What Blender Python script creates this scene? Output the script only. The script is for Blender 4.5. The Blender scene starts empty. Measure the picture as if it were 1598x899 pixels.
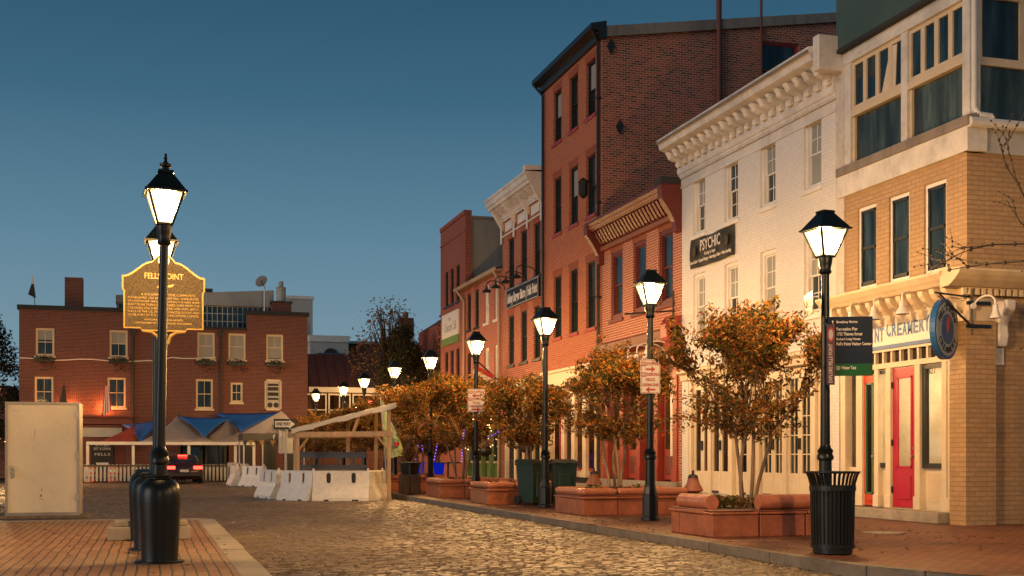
import bpy, bmesh, math, random
import numpy as np
from mathutils import Vector, Matrix
R = math.radians
random.seed(7)
S = bpy.context.scene
COL = S.collection

# ------------------------------------------------------------------ camera
YAW = math.atan(564 / 1900)
SN, CS = math.sin(YAW), math.cos(YAW)
cam = bpy.data.cameras.new('camera'); camo = bpy.data.objects.new('camera', cam); COL.objects.link(camo)
camo.location = (0, 0, 1.2); camo.rotation_euler = (R(90), 0, -YAW)
cam.sensor_width = 36; cam.lens = 1900 / 1598 * 36
cam.shift_y = (712 - 449.5) / 1598
cam.clip_start = .1; cam.clip_end = 3000
S.camera = camo

# ------------------------------------------------------------------ dusk sky
SUN_EL, SUN_AZ = 7, -78          # afterglow low in the west, degrees; azimuth from +Y towards +X
W = bpy.data.worlds.new('World'); S.world = W; W.use_nodes = True
nt = W.node_tree; nt.nodes.clear()
wo = nt.nodes.new('ShaderNodeOutputWorld'); bg = nt.nodes.new('ShaderNodeBackground')
sky = nt.nodes.new('ShaderNodeTexSky'); sky.sky_type = 'NISHITA'; sky.sun_disc = False
sky.sun_elevation = R(1.0); sky.sun_rotation = R(SUN_AZ); sky.air_density = 1.0; sky.dust_density = .6; sky.ozone_density = 4.0
tc = nt.nodes.new('ShaderNodeTexCoord'); sx = nt.nodes.new('ShaderNodeSeparateXYZ')
rp = nt.nodes.new('ShaderNodeValToRGB')
nt.links.new(tc.outputs['Generated'], sx.inputs[0]); nt.links.new(sx.outputs['Z'], rp.inputs[0])
el = rp.color_ramp.elements
el[0].position = 0.0; el[0].color = (.18, .26, .30, 1)
el[1].position = .60; el[1].color = (.009, .034, .062, 1)
for p, c in ((.09, (.145, .238, .295, 1)), (.18, (.088, .180, .250, 1)), (.28, (.038, .108, .170, 1)), (.38, (.018, .068, .115, 1))):
    e = el.new(p); e.color = c
mx = nt.nodes.new('ShaderNodeMix'); mx.data_type = 'RGBA'; mx.inputs[0].default_value = .93
sc_ = nt.nodes.new('ShaderNodeVectorMath'); sc_.operation = 'SCALE'; sc_.inputs['Scale'].default_value = .08
nt.links.new(sky.outputs[0], sc_.inputs[0]); nt.links.new(sc_.outputs[0], mx.inputs[6]); nt.links.new(rp.outputs[0], mx.inputs[7])
nt.links.new(mx.outputs[2], bg.inputs[0]); bg.inputs[1].default_value = 1.0
nt.links.new(bg.outputs[0], wo.inputs[0])

# ------------------------------------------------------------------ afterglow (soft, low, warm)
sl = bpy.data.lights.new('sun', 'SUN'); sl.energy = .95; sl.angle = R(35); sl.color = (1, .82, .71)
so = bpy.data.objects.new('sun', sl); COL.objects.link(so)
d = Vector((math.sin(R(SUN_AZ)) * math.cos(R(SUN_EL)), math.cos(R(SUN_AZ)) * math.cos(R(SUN_EL)) - .52, math.sin(R(SUN_EL))))
so.rotation_euler = d.to_track_quat('Z', 'Y').to_euler()
LAMP = 620.0                     # watts of a street lamp's bulb

S.view_settings.view_transform = 'Standard'; S.view_settings.look = 'None'
S.view_settings.exposure = .40; S.view_settings.gamma = 1
S.render.engine = 'CYCLES'
cy = S.cycles
cy.use_denoising = True
cy.max_bounces = 5; cy.diffuse_bounces = 2; cy.glossy_bounces = 2; cy.transmission_bounces = 3; cy.transparent_max_bounces = 8
cy.sample_clamp_indirect = 3; cy.sample_clamp_direct = 0; cy.blur_glossy = 1.0
cy.caustics_reflective = False; cy.caustics_refractive = False

# ------------------------------------------------------------------ materials
MATS = {}
def srgb(h):
    h = h.lstrip('#'); v = [int(h[i:i + 2], 16) / 255 for i in (0, 2, 4)]
    return tuple(x / 12.92 if x < .04045 else ((x + .055) / 1.055) ** 2.4 for x in v)
def newmat(name):
    m = bpy.data.materials.new(name); m.use_nodes = True
    n = m.node_tree; n.nodes.clear()
    o = n.nodes.new('ShaderNodeOutputMaterial'); b = n.nodes.new('ShaderNodeBsdfPrincipled')
    n.links.new(b.outputs[0], o.inputs[0]); MATS[name] = m
    return m, n, b, o
def pos(n, scale=(1, 1, 1)):
    g = n.nodes.new('ShaderNodeNewGeometry'); m = n.nodes.new('ShaderNodeMapping'); m.inputs['Scale'].default_value = scale
    n.links.new(g.outputs['Position'], m.inputs[0]); return m.outputs[0], g
def noise(n, vec, scale, detail=4, rough=.6):
    t = n.nodes.new('ShaderNodeTexNoise'); t.inputs['Scale'].default_value = scale; t.inputs['Detail'].default_value = detail
    t.inputs['Roughness'].default_value = rough
    if vec is not None: n.links.new(vec, t.inputs['Vector'])
    return t
def ramp(n, fac, stops):
    r = n.nodes.new('ShaderNodeValToRGB'); n.links.new(fac, r.inputs[0]); e = r.color_ramp.elements
    e[0].position, e[0].color = stops[0][0], (*stops[0][1], 1); e[1].position, e[1].color = stops[-1][0], (*stops[-1][1], 1)
    for p, c in stops[1:-1]:
        x = e.new(p); x.color = (*c, 1)
    return r
def mixc(n, fac, a, b, mode='MIX'):
    m = n.nodes.new('ShaderNodeMix'); m.data_type = 'RGBA'; m.blend_type = mode
    for s, v in ((0, fac), (6, a), (7, b)):
        if isinstance(v, (int, float)): m.inputs[s].default_value = v
        elif isinstance(v, tuple): m.inputs[s].default_value = (*v, 1)
        else: n.links.new(v, m.inputs[s])
    return m.outputs[2]
def bump(n, b, h, strength=.3, dist=.01, prev=None):
    x = n.nodes.new('ShaderNodeBump'); x.inputs['Strength'].default_value = strength; x.inputs['Distance'].default_value = dist
    n.links.new(h, x.inputs['Height'])
    if prev is not None: n.links.new(prev, x.inputs['Normal'])
    n.links.new(x.outputs[0], b.inputs['Normal']); return x.outputs[0]
def pm(name, col, rough=.6, metal=0, var=.25, scale=1.3, bs=25, bstr=.15, grime=.0, spec=.5, streak=False):
    m, n, b, o = newmat(name)
    v, g = pos(n); v2, _ = pos(n, (1, 1, .18)) if streak else (v, None)
    t = noise(n, v2, scale, 6, .65)
    c = ramp(n, t.outputs[0], [(.3, tuple(x * (1 - var) for x in col)), (.7, tuple(min(1, x * (1 + var * .6)) for x in col))]).outputs[0]
    if grime:
        t3 = noise(n, v2, scale * 3.1, 8, .75)
        f = ramp(n, t3.outputs[0], [(.48, (0, 0, 0)), (.72, (grime,) * 3)]).outputs[0]
        c = mixc(n, f, c, (.05, .042, .033))
    n.links.new(c, b.inputs['Base Color'])
    b.inputs['Roughness'].default_value = rough; b.inputs['Metallic'].default_value = metal; b.inputs['Specular IOR Level'].default_value = spec
    t2 = noise(n, v, bs, 4)
    r = n.nodes.new('ShaderNodeMapRange'); r.inputs[3].default_value = max(.03, rough - .12); r.inputs[4].default_value = min(1, rough + .12)
    n.links.new(t.outputs[0], r.inputs[0]); n.links.new(r.outputs[0], b.inputs['Roughness'])
    if bstr: bump(n, b, t2.outputs[0], bstr, .01)
    return m
def brick(name, cols, mortar, bw=.215, rh=.075, ms=.012, floor=False, rough=.8, bstr=.5, painted=False, dirt=.25, offs=.5, rot=0, sheen=.5):
    """running-bond brick in world metres: on walls u = x + y, v = z"""
    m, n, b, o = newmat(name)
    g = n.nodes.new('ShaderNodeNewGeometry'); s = n.nodes.new('ShaderNodeSeparateXYZ'); n.links.new(g.outputs['Position'], s.inputs[0])
    cmb = n.nodes.new('ShaderNodeCombineXYZ')
    if floor:
        n.links.new(s.outputs[0], cmb.inputs[0]); n.links.new(s.outputs[1], cmb.inputs[1])
    else:
        a = n.nodes.new('ShaderNodeMath'); a.operation = 'ADD'; n.links.new(s.outputs[0], a.inputs[0]); n.links.new(s.outputs[1], a.inputs[1])
        n.links.new(a.outputs[0], cmb.inputs[0]); n.links.new(s.outputs[2], cmb.inputs[1])
    vec = cmb.outputs[0]
    mp = n.nodes.new('ShaderNodeMapping'); mp.inputs['Rotation'].default_value = (0, 0, rot); n.links.new(vec, mp.inputs[0]); vec = mp.outputs[0]
    w = noise(n, g.outputs['Position'], 1.7, 2)
    ws = n.nodes.new('ShaderNodeVectorMath'); ws.operation = 'SCALE'; ws.inputs['Scale'].default_value = .02 if not floor else .05
    n.links.new(w.outputs['Color'], ws.inputs[0])
    wa = n.nodes.new('ShaderNodeVectorMath'); wa.operation = 'ADD'; n.links.new(vec, wa.inputs[0]); n.links.new(ws.outputs[0], wa.inputs[1]); vec = wa.outputs[0]
    bt = n.nodes.new('ShaderNodeTexBrick'); n.links.new(vec, bt.inputs['Vector'])
    bt.inputs['Scale'].default_value = 1; bt.inputs['Brick Width'].default_value = bw; bt.inputs['Row Height'].default_value = rh
    bt.inputs['Mortar Size'].default_value = ms; bt.inputs['Mortar Smooth'].default_value = .25; bt.inputs['Bias'].default_value = 0
    bt.offset = offs; bt.squash = 1
    bt.inputs['Color1'].default_value = (0, 0, 0, 1); bt.inputs['Color2'].default_value = (1, 1, 1, 1); bt.inputs['Mortar'].default_value = (.5, .5, .5, 1)
    k = len(cols)
    cr = ramp(n, bt.outputs['Color'], [(i / (k - 1), c) for i, c in enumerate(cols)])
    big = noise(n, g.outputs['Position'], .45, 5, .7)
    sm = noise(n, g.outputs['Position'], 9, 5, .7)
    c = mixc(n, ramp(n, big.outputs[0], [(.35, (0, 0, 0)), (.7, (dirt,) * 3)]).outputs[0], cr.outputs[0], tuple(x * .35 for x in cols[0]))
    c = mixc(n, ramp(n, sm.outputs[0], [(.35, (0, 0, 0)), (.75, (.35,) * 3)]).outputs[0], c, tuple(x * .5 for x in cols[-1]))
    c = mixc(n, bt.outputs['Fac'], c, mortar)
    n.links.new(c, b.inputs['Base Color'])
    b.inputs['Roughness'].default_value = rough; b.inputs['Specular IOR Level'].default_value = sheen
    inv = n.nodes.new('ShaderNodeMath'); inv.operation = 'SUBTRACT'; inv.inputs[0].default_value = 1; n.links.new(bt.outputs['Fac'], inv.inputs[1])
    n1 = bump(n, b, sm.outputs[0], .25, .008)
    n2 = noise(n, g.outputs['Position'], 40, 3); n1 = bump(n, b, n2.outputs[0], .2, .004, n1)
    bump(n, b, inv.outputs[0], bstr, .012, n1)
    return m
def emit(name, col, k):
    m = bpy.data.materials.new(name); m.use_nodes = True; n = m.node_tree; n.nodes.clear()
    o = n.nodes.new('ShaderNodeOutputMaterial'); e = n.nodes.new('ShaderNodeEmission'); e.inputs[0].default_value = (*col, 1); e.inputs[1].default_value = k
    n.links.new(e.outputs[0], o.inputs[0]); return m
def glassm(name, col, rough=.06, wob=.12):
    m, n, b, o = newmat(name); v, g = pos(n); v3, _ = pos(n, (2.2, 2.2, .35))
    t = noise(n, v3, 1.3, 5, .6); c = ramp(n, t.outputs[0], [(.40, tuple(x * .4 for x in col)), (.56, tuple(x * 1.2 for x in col)), (.70, tuple(x * 2.4 for x in col))])  # lighter upright streaks in the glass colour stand in for reflections and curtains
    n.links.new(c.outputs[0], b.inputs['Base Color']); b.inputs['Roughness'].default_value = rough; b.inputs['Specular IOR Level'].default_value = .5
    t2 = noise(n, v, 1.6, 2); bump(n, b, t2.outputs[0], wob, .05); return m
def cleargl(name):
    m = bpy.data.materials.new(name); m.use_nodes = True; n = m.node_tree; n.nodes.clear()
    o = n.nodes.new('ShaderNodeOutputMaterial'); t = n.nodes.new('ShaderNodeBsdfTransparent'); g = n.nodes.new('ShaderNodeBsdfGlossy')
    g.inputs['Roughness'].default_value = .04; t.inputs[0].default_value = (.9, .92, .9, 1)
    x = n.nodes.new('ShaderNodeMixShader'); x.inputs[0].default_value = .10
    n.links.new(t.outputs[0], x.inputs[1]); n.links.new(g.outputs[0], x.inputs[2]); n.links.new(x.outputs[0], o.inputs[0])
    return m
def leafm(name, stops, rough=.5):
    m, n, b, o = newmat(name)
    g = n.nodes.new('ShaderNodeNewGeometry'); c = ramp(n, g.outputs['Random Per Island'], stops)
    n.links.new(c.outputs[0], b.inputs['Base Color']); b.inputs['Roughness'].default_value = rough; b.inputs['Specular IOR Level'].default_value = .25
    t = n.nodes.new('ShaderNodeBsdfTranslucent'); n.links.new(c.outputs[0], t.inputs[0])
    x = n.nodes.new('ShaderNodeMixShader'); x.inputs[0].default_value = .3
    n.links.new(b.outputs[0], x.inputs[1]); n.links.new(t.outputs[0], x.inputs[2]); n.links.new(x.outputs[0], o.inputs[0]); return m

M = dict(
 tallbrick=brick('orange_brick', [(.46, .082, .024), (.53, .105, .032), (.39, .062, .019), (.56, .125, .040)], (.46, .23, .13), ms=.013, bstr=.8),
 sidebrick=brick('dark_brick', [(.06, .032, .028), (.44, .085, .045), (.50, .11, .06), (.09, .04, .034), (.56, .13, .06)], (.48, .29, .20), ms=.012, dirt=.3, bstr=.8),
 redbrick=brick('red_brick', [(.40, .075, .034), (.46, .10, .045), (.34, .055, .025)], (.56, .35, .23), ms=.014, bstr=.8),
 abbeybrick=brick('abbey_brick', [(.40, .065, .030), (.46, .09, .040), (.32, .045, .022)], (.48, .26, .17), ms=.013, bstr=.8),
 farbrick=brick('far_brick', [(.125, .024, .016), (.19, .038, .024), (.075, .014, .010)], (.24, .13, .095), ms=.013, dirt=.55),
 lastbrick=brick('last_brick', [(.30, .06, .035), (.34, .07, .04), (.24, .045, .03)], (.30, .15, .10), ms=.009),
 whitebrick=brick('white_painted_brick', [(.76, .72, .67), (.80, .76, .71), (.77, .73, .68)], (.67, .62, .57), ms=.010, bstr=.6, dirt=.10, rough=.65),
 yellowbrick=brick('yellow_painted_brick', [(.45, .28, .14), (.50, .315, .16), (.42, .262, .13)], (.33, .20, .095), bw=.25, rh=.085, ms=.010, bstr=.7, dirt=.12, rough=.6),
 sidewalk=brick('brick_paving', [(.22, .075, .038), (.30, .11, .055), (.17, .055, .030), (.27, .10, .05)], (.04, .026, .018), bw=.21, rh=.105, ms=.011, floor=True, rough=.6, dirt=.4, rot=R(90)),
 island=brick('island_paving', [(.36, .19, .085), (.44, .24, .11), (.30, .15, .065), (.40, .21, .095)], (.07, .045, .025), bw=.30, rh=.118, ms=.011, floor=True, rough=.62, dirt=.35, offs=.5, rot=R(90)),
 white=pm('white_paint', (.72, .66, .58), .5, grime=.25), whitetrim=pm('white_trim', (.76, .71, .64), .45, var=.15),
 cream=pm('cream_paint', (.72, .60, .42), .5, var=.12, grime=.12), creamtrim=pm('cream_trim', (.70, .55, .36), .5, var=.12, grime=.15),
 stucco=pm('grey_stucco', (.30, .27, .23), .9, var=.3, scale=.7, grime=.4, streak=True), stuccow=pm('rough_white_render', (.60, .53, .45), .85, var=.3, bs=18, bstr=.7, grime=.35),
 maroon=pm('maroon_paint', (.14, .021, .015), .5, var=.2), orange=pm('ochre_paint', (.30, .095, .035), .5), darkred=pm('red_paint', (.35, .03, .03), .45), rust=pm('rusty_pipe', (.16, .045, .03), .7, grime=.5),
 redfront=pm('red_storefront', (.30, .04, .025), .45, var=.25),
 black=pm('black_paint', (.012, .013, .014), .38, bstr=.06, var=.3), lampblack=pm('lamp_black', (.005, .008, .008), .36, bstr=.06, bs=60, var=.3, spec=.35),
 dark=pm('dark_metal', (.02, .02, .02), .5), bframe=pm('black_window_frame', (.02, .024, .024), .4),
 gutter=pm('tan_gutter', (.42, .30, .19), .5), parapet=pm('weathered_flashing', (.26, .21, .17), .7, grime=.5, streak=True),
 greenmetal=pm('green_sheet_metal', (.055, .095, .080), .6, var=.12), roofdark=pm('dark_roofing', (.03, .03, .032), .85), brownroof=pm('brown_metal_roof', (.10, .040, .028), .5, var=.2, grime=.2),
 greypaint=pm('grey_paint', (.30, .32, .32), .6, var=.15), offgrey=pm('pale_cladding', (.50, .47, .42), .7, var=.12), bluegrey=pm('blue_grey_plant', (.07, .10, .12), .6),
 granite=pm('red_granite', (.38, .115, .05), .42, var=.35, scale=3, bs=140, bstr=.15, grime=.45), granite2=pm('dark_red_granite', (.23, .075, .05), .5, var=.25, scale=4, bs=140, bstr=.12, grime=.3),
 granitetop=pm('polished_granite_cap', (.46, .16, .085), .32, var=.22, scale=5, bs=160, bstr=.08, grime=.3),
 kerb=pm('kerb_granite', (.20, .165, .125), .75, var=.35, scale=2.2, bs=45, bstr=.5, grime=.45), stone=pm('step_stone', (.33, .28, .22), .8, var=.3, scale=2, bs=30, bstr=.4, grime=.4),
 concrete=pm('concrete', (.36, .31, .25), .8, var=.25, bs=40, bstr=.3, grime=.3),
 soil=pm('soil', (.05, .03, .018), .95, bs=30, bstr=.8), barrier=pm('white_plastic', (.74, .69, .62), .5, var=.10, scale=3, grime=.25),
 wood=pm('raw_timber', (.50, .30, .14), .7, var=.25, scale=6, grime=.25, streak=True), oldwood=pm('weathered_wood', (.16, .11, .075), .8, var=.4, scale=8, streak=True), tarp=pm('pale_tarpaulin', (.58, .48, .34), .55, var=.15, bs=5, bstr=.4),
 cabinet=pm("beige_panel", (.64, .56, .42), .5, var=.07, scale=1.6, grime=.12), alu=pm('grey_metal', (.34, .31, .27), .4, metal=.5), galv=pm('galvanised', (.42, .42, .40), .45, metal=.6),
 bin=pm('green_bin', (.012, .042, .026), .5, var=.15), binlid=pm('dark_green_lid', (.012, .022, .017), .5), navy=pm('navy_sign', (.005, .016, .040), .6, var=.1, spec=.2), signgreen=pm('sign_green', (.008, .10, .032), .6, var=.1, spec=.2),
 signwhite=pm('sign_white', (.72, .66, .58), .45, var=.06), signred=pm('sign_red', (.45, .03, .03), .45, var=.1), pink=pm('pink_red_door', (.44, .014, .045), .35, var=.1), reddoor=pm('orange_red_door', (.55, .055, .02), .4, var=.1), greenframe=pm('green_frame', (.05, .20, .11), .4),
 signblue=pm('sign_blue', (.05, .14, .34), .45, var=.12), midblue=pm('oval_sign_blue', (.02, .11, .30), .4, var=.1), paleblue=pm('oval_sign_pale', (.40, .45, .45), .5, var=.1),
 bronze=pm('plaque_field', (.055, .034, .008), .5, metal=.2, bs=70, bstr=.9, var=.7, scale=28), gold=pm('gold_paint', (.30, .19, .045), .45, metal=.2, var=.1), plum=pm('plum_banner', (.075, .02, .045), .5), charcoal=pm('charcoal_banner', (.016, .014, .013), .6, bs=4, bstr=.5), tan=pm('tan_figure', (.40, .26, .10), .6),
 blue=pm('blue_fabric', (.008, .11, .40), .7, var=.15, bstr=.05), greyfab=pm('grey_fabric', (.30, .26, .235), .8, var=.12, bstr=.05), redfab=pm('red_fabric', (.36, .06, .035), .8, bstr=.05), palegreen=pm('pale_green_banner', (.30, .38, .20), .7),
 carpaint=pm('car_paint', (.035, .012, .022), .25, var=.1, bstr=0), rubber=pm('rubber', (.012, .012, .012), .8), barrel=pm('orange_plastic', (.75, .13, .02), .5), silver=pm('reflective_band', (.7, .68, .62), .4),
 bark=pm('smooth_bark', (.24, .15, .085), .7, var=.35, scale=7, bs=40, bstr=.4, streak=True), darkbark=pm('dark_bark', (.035, .027, .022), .85), terracotta=pm('painted_iron_red', (.30, .10, .06), .55, grime=.4),
 interior=pm('interior_wall', (.62, .52, .38), .7), glass=glassm('window_glass', (.020, .032, .036)), blind=pm('window_blind', (.30, .30, .27), .8, var=.08), glassblue=glassm('loft_glass', (.014, .035, .045), .1), lowglass=glassm('loft_lower_glass', (.040, .055, .048), .22),
 shopglass=cleargl('shop_glass'), brownglass=glassm('shop_dark_glass', (.035, .018, .010), .08), greenshop=pm('green_shopfront', (.14, .24, .07), .5), flagblue=pm('flag_blue', (.02, .03, .12), .8), grime=pm('grey_brown_wood', (.10, .08, .06), .8),
)
def glow(name='lamp_glass', col=(1, .66, .27), k=1.25):
    m = bpy.data.materials.new(name); m.use_nodes = True; n = m.node_tree; n.nodes.clear()
    o = n.nodes.new('ShaderNodeOutputMaterial'); e = n.nodes.new('ShaderNodeEmission'); e.inputs[0].default_value = (*col, 1); e.inputs[1].default_value = k
    t = n.nodes.new('ShaderNodeBsdfTransparent'); a = n.nodes.new('ShaderNodeAddShader'); n.links.new(e.outputs[0], a.inputs[0]); n.links.new(t.outputs[0], a.inputs[1]); n.links.new(a.outputs[0], o.inputs[0]); return m
M['glow'] = glow(); M['lampbulb'] = glow('lamp_bulb', (1, .78, .48), 2.2)
M['taillight'] = emit('tail_light', (1, .035, .02), 7); M['ceiling'] = emit('shop_ceiling_light', (1, .72, .42), 45); M['bulb'] = emit('warm_bulb', (1, .55, .2), 14)
M['violet'] = emit('violet_string_light', (.22, .10, 1), 3.5); M['bluelit'] = emit('blue_lit_pot', (.01, .03, .8), .28); M['neon'] = emit('red_neon', (1, .12, .08), 4); M['uplight'] = emit('uplight_lens', (1, .25, .05), 12)
M['autumn'] = leafm('autumn_leaves', [(0, (.028, .034, .010)), (.25, (.07, .066, .012)), (.44, (.17, .12, .020)), (.60, (.33, .135, .020)), (.74, (.40, .12, .018)), (.84, (.14, .032, .012)), (1, (.46, .24, .05))], .7)
M['darkleaf'] = leafm('dark_leaves', [(0, (.018, .022, .010)), (.5, (.035, .035, .014)), (1, (.06, .045, .02))])
M['greenleaf'] = leafm('green_leaves', [(0, (.04, .07, .015)), (.6, (.08, .11, .02)), (1, (.14, .11, .03))])
M['dryleaf'] = leafm('dry_leaves', [(0, (.09, .05, .02)), (.5, (.16, .08, .03)), (1, (.22, .12, .04))])
def cobblemat():
    m, n, b, o = newmat('cobble_stone'); v, g = pos(n)
    c = ramp(n, g.outputs['Random Per Island'], [(0, (.165, .120, .080)), (.35, (.215, .158, .103)), (.7, (.265, .195, .125)), (1, (.19, .138, .092))])
    big = noise(n, v, .35, 5, .65)
    cc = mixc(n, ramp(n, big.outputs[0], [(.42, (0, 0, 0)), (.66, (.45,) * 3)]).outputs[0], c.outputs[0], (.095, .070, .052))
    sm = noise(n, v, 14, 5, .7); cc = mixc(n, ramp(n, sm.outputs[0], [(.4, (0, 0, 0)), (.7, (.4,) * 3)]).outputs[0], cc, (.09, .065, .045))
    n.links.new(cc, b.inputs['Base Color']); b.inputs['Roughness'].default_value = .5
    r = n.nodes.new('ShaderNodeMapRange'); r.inputs[3].default_value = .34; r.inputs[4].default_value = .6; n.links.new(big.outputs[0], r.inputs[0]); n.links.new(r.outputs[0], b.inputs['Roughness'])
    bump(n, b, sm.outputs[0], .35, .010); return m
M['cobble'] = cobblemat()
M['mortar'] = pm('road_bed', (.045, .035, .025), .9, bs=30, bstr=.6)
M['ground'] = pm('ground_earth', (.05, .045, .035), .9)

# ------------------------------------------------------------------ builders
ORI = {}
def tag(o, label=None, cat=None, group=None, kind=None):
    for k, v in (('label', label), ('category', cat), ('group', group), ('kind', kind)):
        if v: o[k] = v
    return o
def thing(name, label, cat, loc=(0, 0, 0), group=None):
    o = bpy.data.objects.new(name, None); COL.objects.link(o); o.location = loc; o.empty_display_size = .2
    ORI[o.name] = Vector(loc); return tag(o, label, cat, group)
class Fr:
    """wall frame: u runs to the viewer's right, v up, d INTO the wall"""
    def __init__(s, o, r, n): s.o, s.r, s.n = Vector(o), Vector(r).normalized(), Vector(n).normalized()
    def __call__(s, u, v, d=0): return s.o + s.r * u + Vector((0, 0, 1)) * v - s.n * d
def street(X=13.65): return Fr((X, 0, 0), (0, -1, 0), (-1, 0, 0))          # u = -Y
def facing(Y): return Fr((0, Y, 0), (1, 0, 0), (0, -1, 0))                   # u = X
def fr_at(x, y, z=0, yaw=0): return Fr((x, y, z), (math.cos(yaw), math.sin(yaw), 0), (math.sin(yaw), -math.cos(yaw), 0))
class MB:
    def __init__(s): s.v, s.f = [], []
    def add(s, vs, fs):
        k = len(s.v); s.v += [tuple(x) for x in vs]; s.f += [tuple(i + k for i in f) for f in fs]; return s
    BF = [(0, 1, 2, 3), (7, 6, 5, 4), (0, 4, 5, 1), (1, 5, 6, 2), (2, 6, 7, 3), (3, 7, 4, 0)]
    def box(s, x0, x1, y0, y1, z0, z1):
        return s.add([(x0, y0, z0), (x1, y0, z0), (x1, y0, z1), (x0, y0, z1), (x0, y1, z0), (x1, y1, z0), (x1, y1, z1), (x0, y1, z1)], s.BF)
    def fb(s, F, u0, u1, v0, v1, d0, d1):
        return s.add([F(u0, v0, d0), F(u1, v0, d0), F(u1, v1, d0), F(u0, v1, d0), F(u0, v0, d1), F(u1, v0, d1), F(u1, v1, d1), F(u0, v1, d1)], s.BF)
    def quad(s, a, b, c, d): return s.add([a, b, c, d], [(0, 1, 2, 3)])
    def prof(s, F, pts, u0, u1):
        """profile pts (d, v) swept along u"""
        n = len(pts); vs = [F(u0, v, d) for d, v in pts] + [F(u1, v, d) for d, v in pts]
        return s.add(vs, [(i, (i + 1) % n, (i + 1) % n + n, i + n) for i in range(n)] + [tuple(range(n))[::-1], tuple(range(n, 2 * n))])
    def slab(s, F, pts, d0, d1):
        """outline pts (u, v) given thickness d0..d1"""
        n = len(pts); vs = [F(u, v, d0) for u, v in pts] + [F(u, v, d1) for u, v in pts]
        return s.add(vs, [(i, (i + 1) % n, (i + 1) % n + n, i + n) for i in range(n)] + [tuple(range(n))[::-1], tuple(range(n, 2 * n))])
    def cyl(s, a, b, r0, r1=None, n=10):
        a, b = Vector(a), Vector(b); r1 = r0 if r1 is None else r1
        ax = (b - a).normalized(); t = Vector((0, 0, 1)) if abs(ax.z) < .9 else Vector((1, 0, 0))
        e1 = ax.cross(t).normalized(); e2 = ax.cross(e1)
        vs = []
        for p, r in ((a, r0), (b, r1)):
            vs += [p + (e1 * math.cos(2 * math.pi * i / n) + e2 * math.sin(2 * math.pi * i / n)) * r for i in range(n)]
        return s.add(vs, [(i, (i + 1) % n, (i + 1) % n + n, i + n) for i in range(n)] + [tuple(range(n))[::-1], tuple(range(n, 2 * n))])
    def tube(s, pts, r, n=8):
        for i in range(len(pts) - 1):
            ra = r[i] if isinstance(r, (list, tuple)) else r; rb = r[i + 1] if isinstance(r, (list, tuple)) else r
            s.cyl(pts[i], pts[i + 1], ra, rb, n)
        return s
    def lathe(s, prof, c=(0, 0, 0), n=16, rot=0):
        c = Vector(c); vs = []; m = len(prof)
        for r, z in prof:
            vs += [c + Vector((r * math.cos(rot + 2 * math.pi * i / n), r * math.sin(rot + 2 * math.pi * i / n), z)) for i in range(n)]
        fs = [(k * n + i, k * n + (i + 1) % n, (k + 1) * n + (i + 1) % n, (k + 1) * n + i) for k in range(m - 1) for i in range(n)]
        return s.add(vs, fs + [tuple(range(n))[::-1], tuple(range((m - 1) * n, m * n))])
    def ball(s, c, r, n=8, sz=1):
        return s.lathe([(max(.001, r * math.sin(math.pi * k / n)), -r * sz * math.cos(math.pi * k / n)) for k in range(n + 1)], c, n + 2)
    def build(s, name, mat, parent=None, smooth=False, bev=0, seg=1, loc=None):
        me = bpy.data.meshes.new(name); off = Vector(loc) if loc is not None else Vector()
        if parent is not None:
            p = parent
            while p.parent is not None: p = p.parent
            off = ORI.get(p.name, Vector())
        me.from_pydata([tuple(Vector(v) - off) for v in s.v], [], s.f); me.update()
        bm = bmesh.new(); bm.from_mesh(me); bmesh.ops.recalc_face_normals(bm, faces=bm.faces); bm.to_mesh(me); bm.free()
        me.materials.append(M[mat] if isinstance(mat, str) else mat)
        if smooth:
            for p in me.polygons: p.use_smooth = True
        o = bpy.data.objects.new(name, me); COL.objects.link(o); o.parent = parent
        if loc is not None and parent is None: o.location = loc
        if smooth and bev == 0:
            md = o.modifiers.new('edge_split', 'EDGE_SPLIT'); md.split_angle = R(40)
        if bev:
            md = o.modifiers.new('bevel', 'BEVEL'); md.width = bev; md.segments = seg; md.limit_method = 'ANGLE'; md.angle_limit = R(35)
        return o
def dup(o, loc=None, rot=None, label=None, group=None, scale=None):
    def cp(x, par):
        c = x.copy(); COL.objects.link(c); c.parent = par
        for ch in x.children: cp(ch, c)
        return c
    c = cp(o, None)
    if loc is not None: c.location = loc
    if rot is not None: c.rotation_euler = rot
    if scale is not None: c.scale = scale
    if label: c['label'] = label
    if group: c['group'] = group
    return c
def pcopy(o, off):
    """another copy of a part, moved inside its thing"""
    c = o.copy(); COL.objects.link(c); c.location = Vector(o.location) + Vector(off)
    for ch in o.children:
        k = ch.copy(); COL.objects.link(k); k.parent = c
    return c
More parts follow.
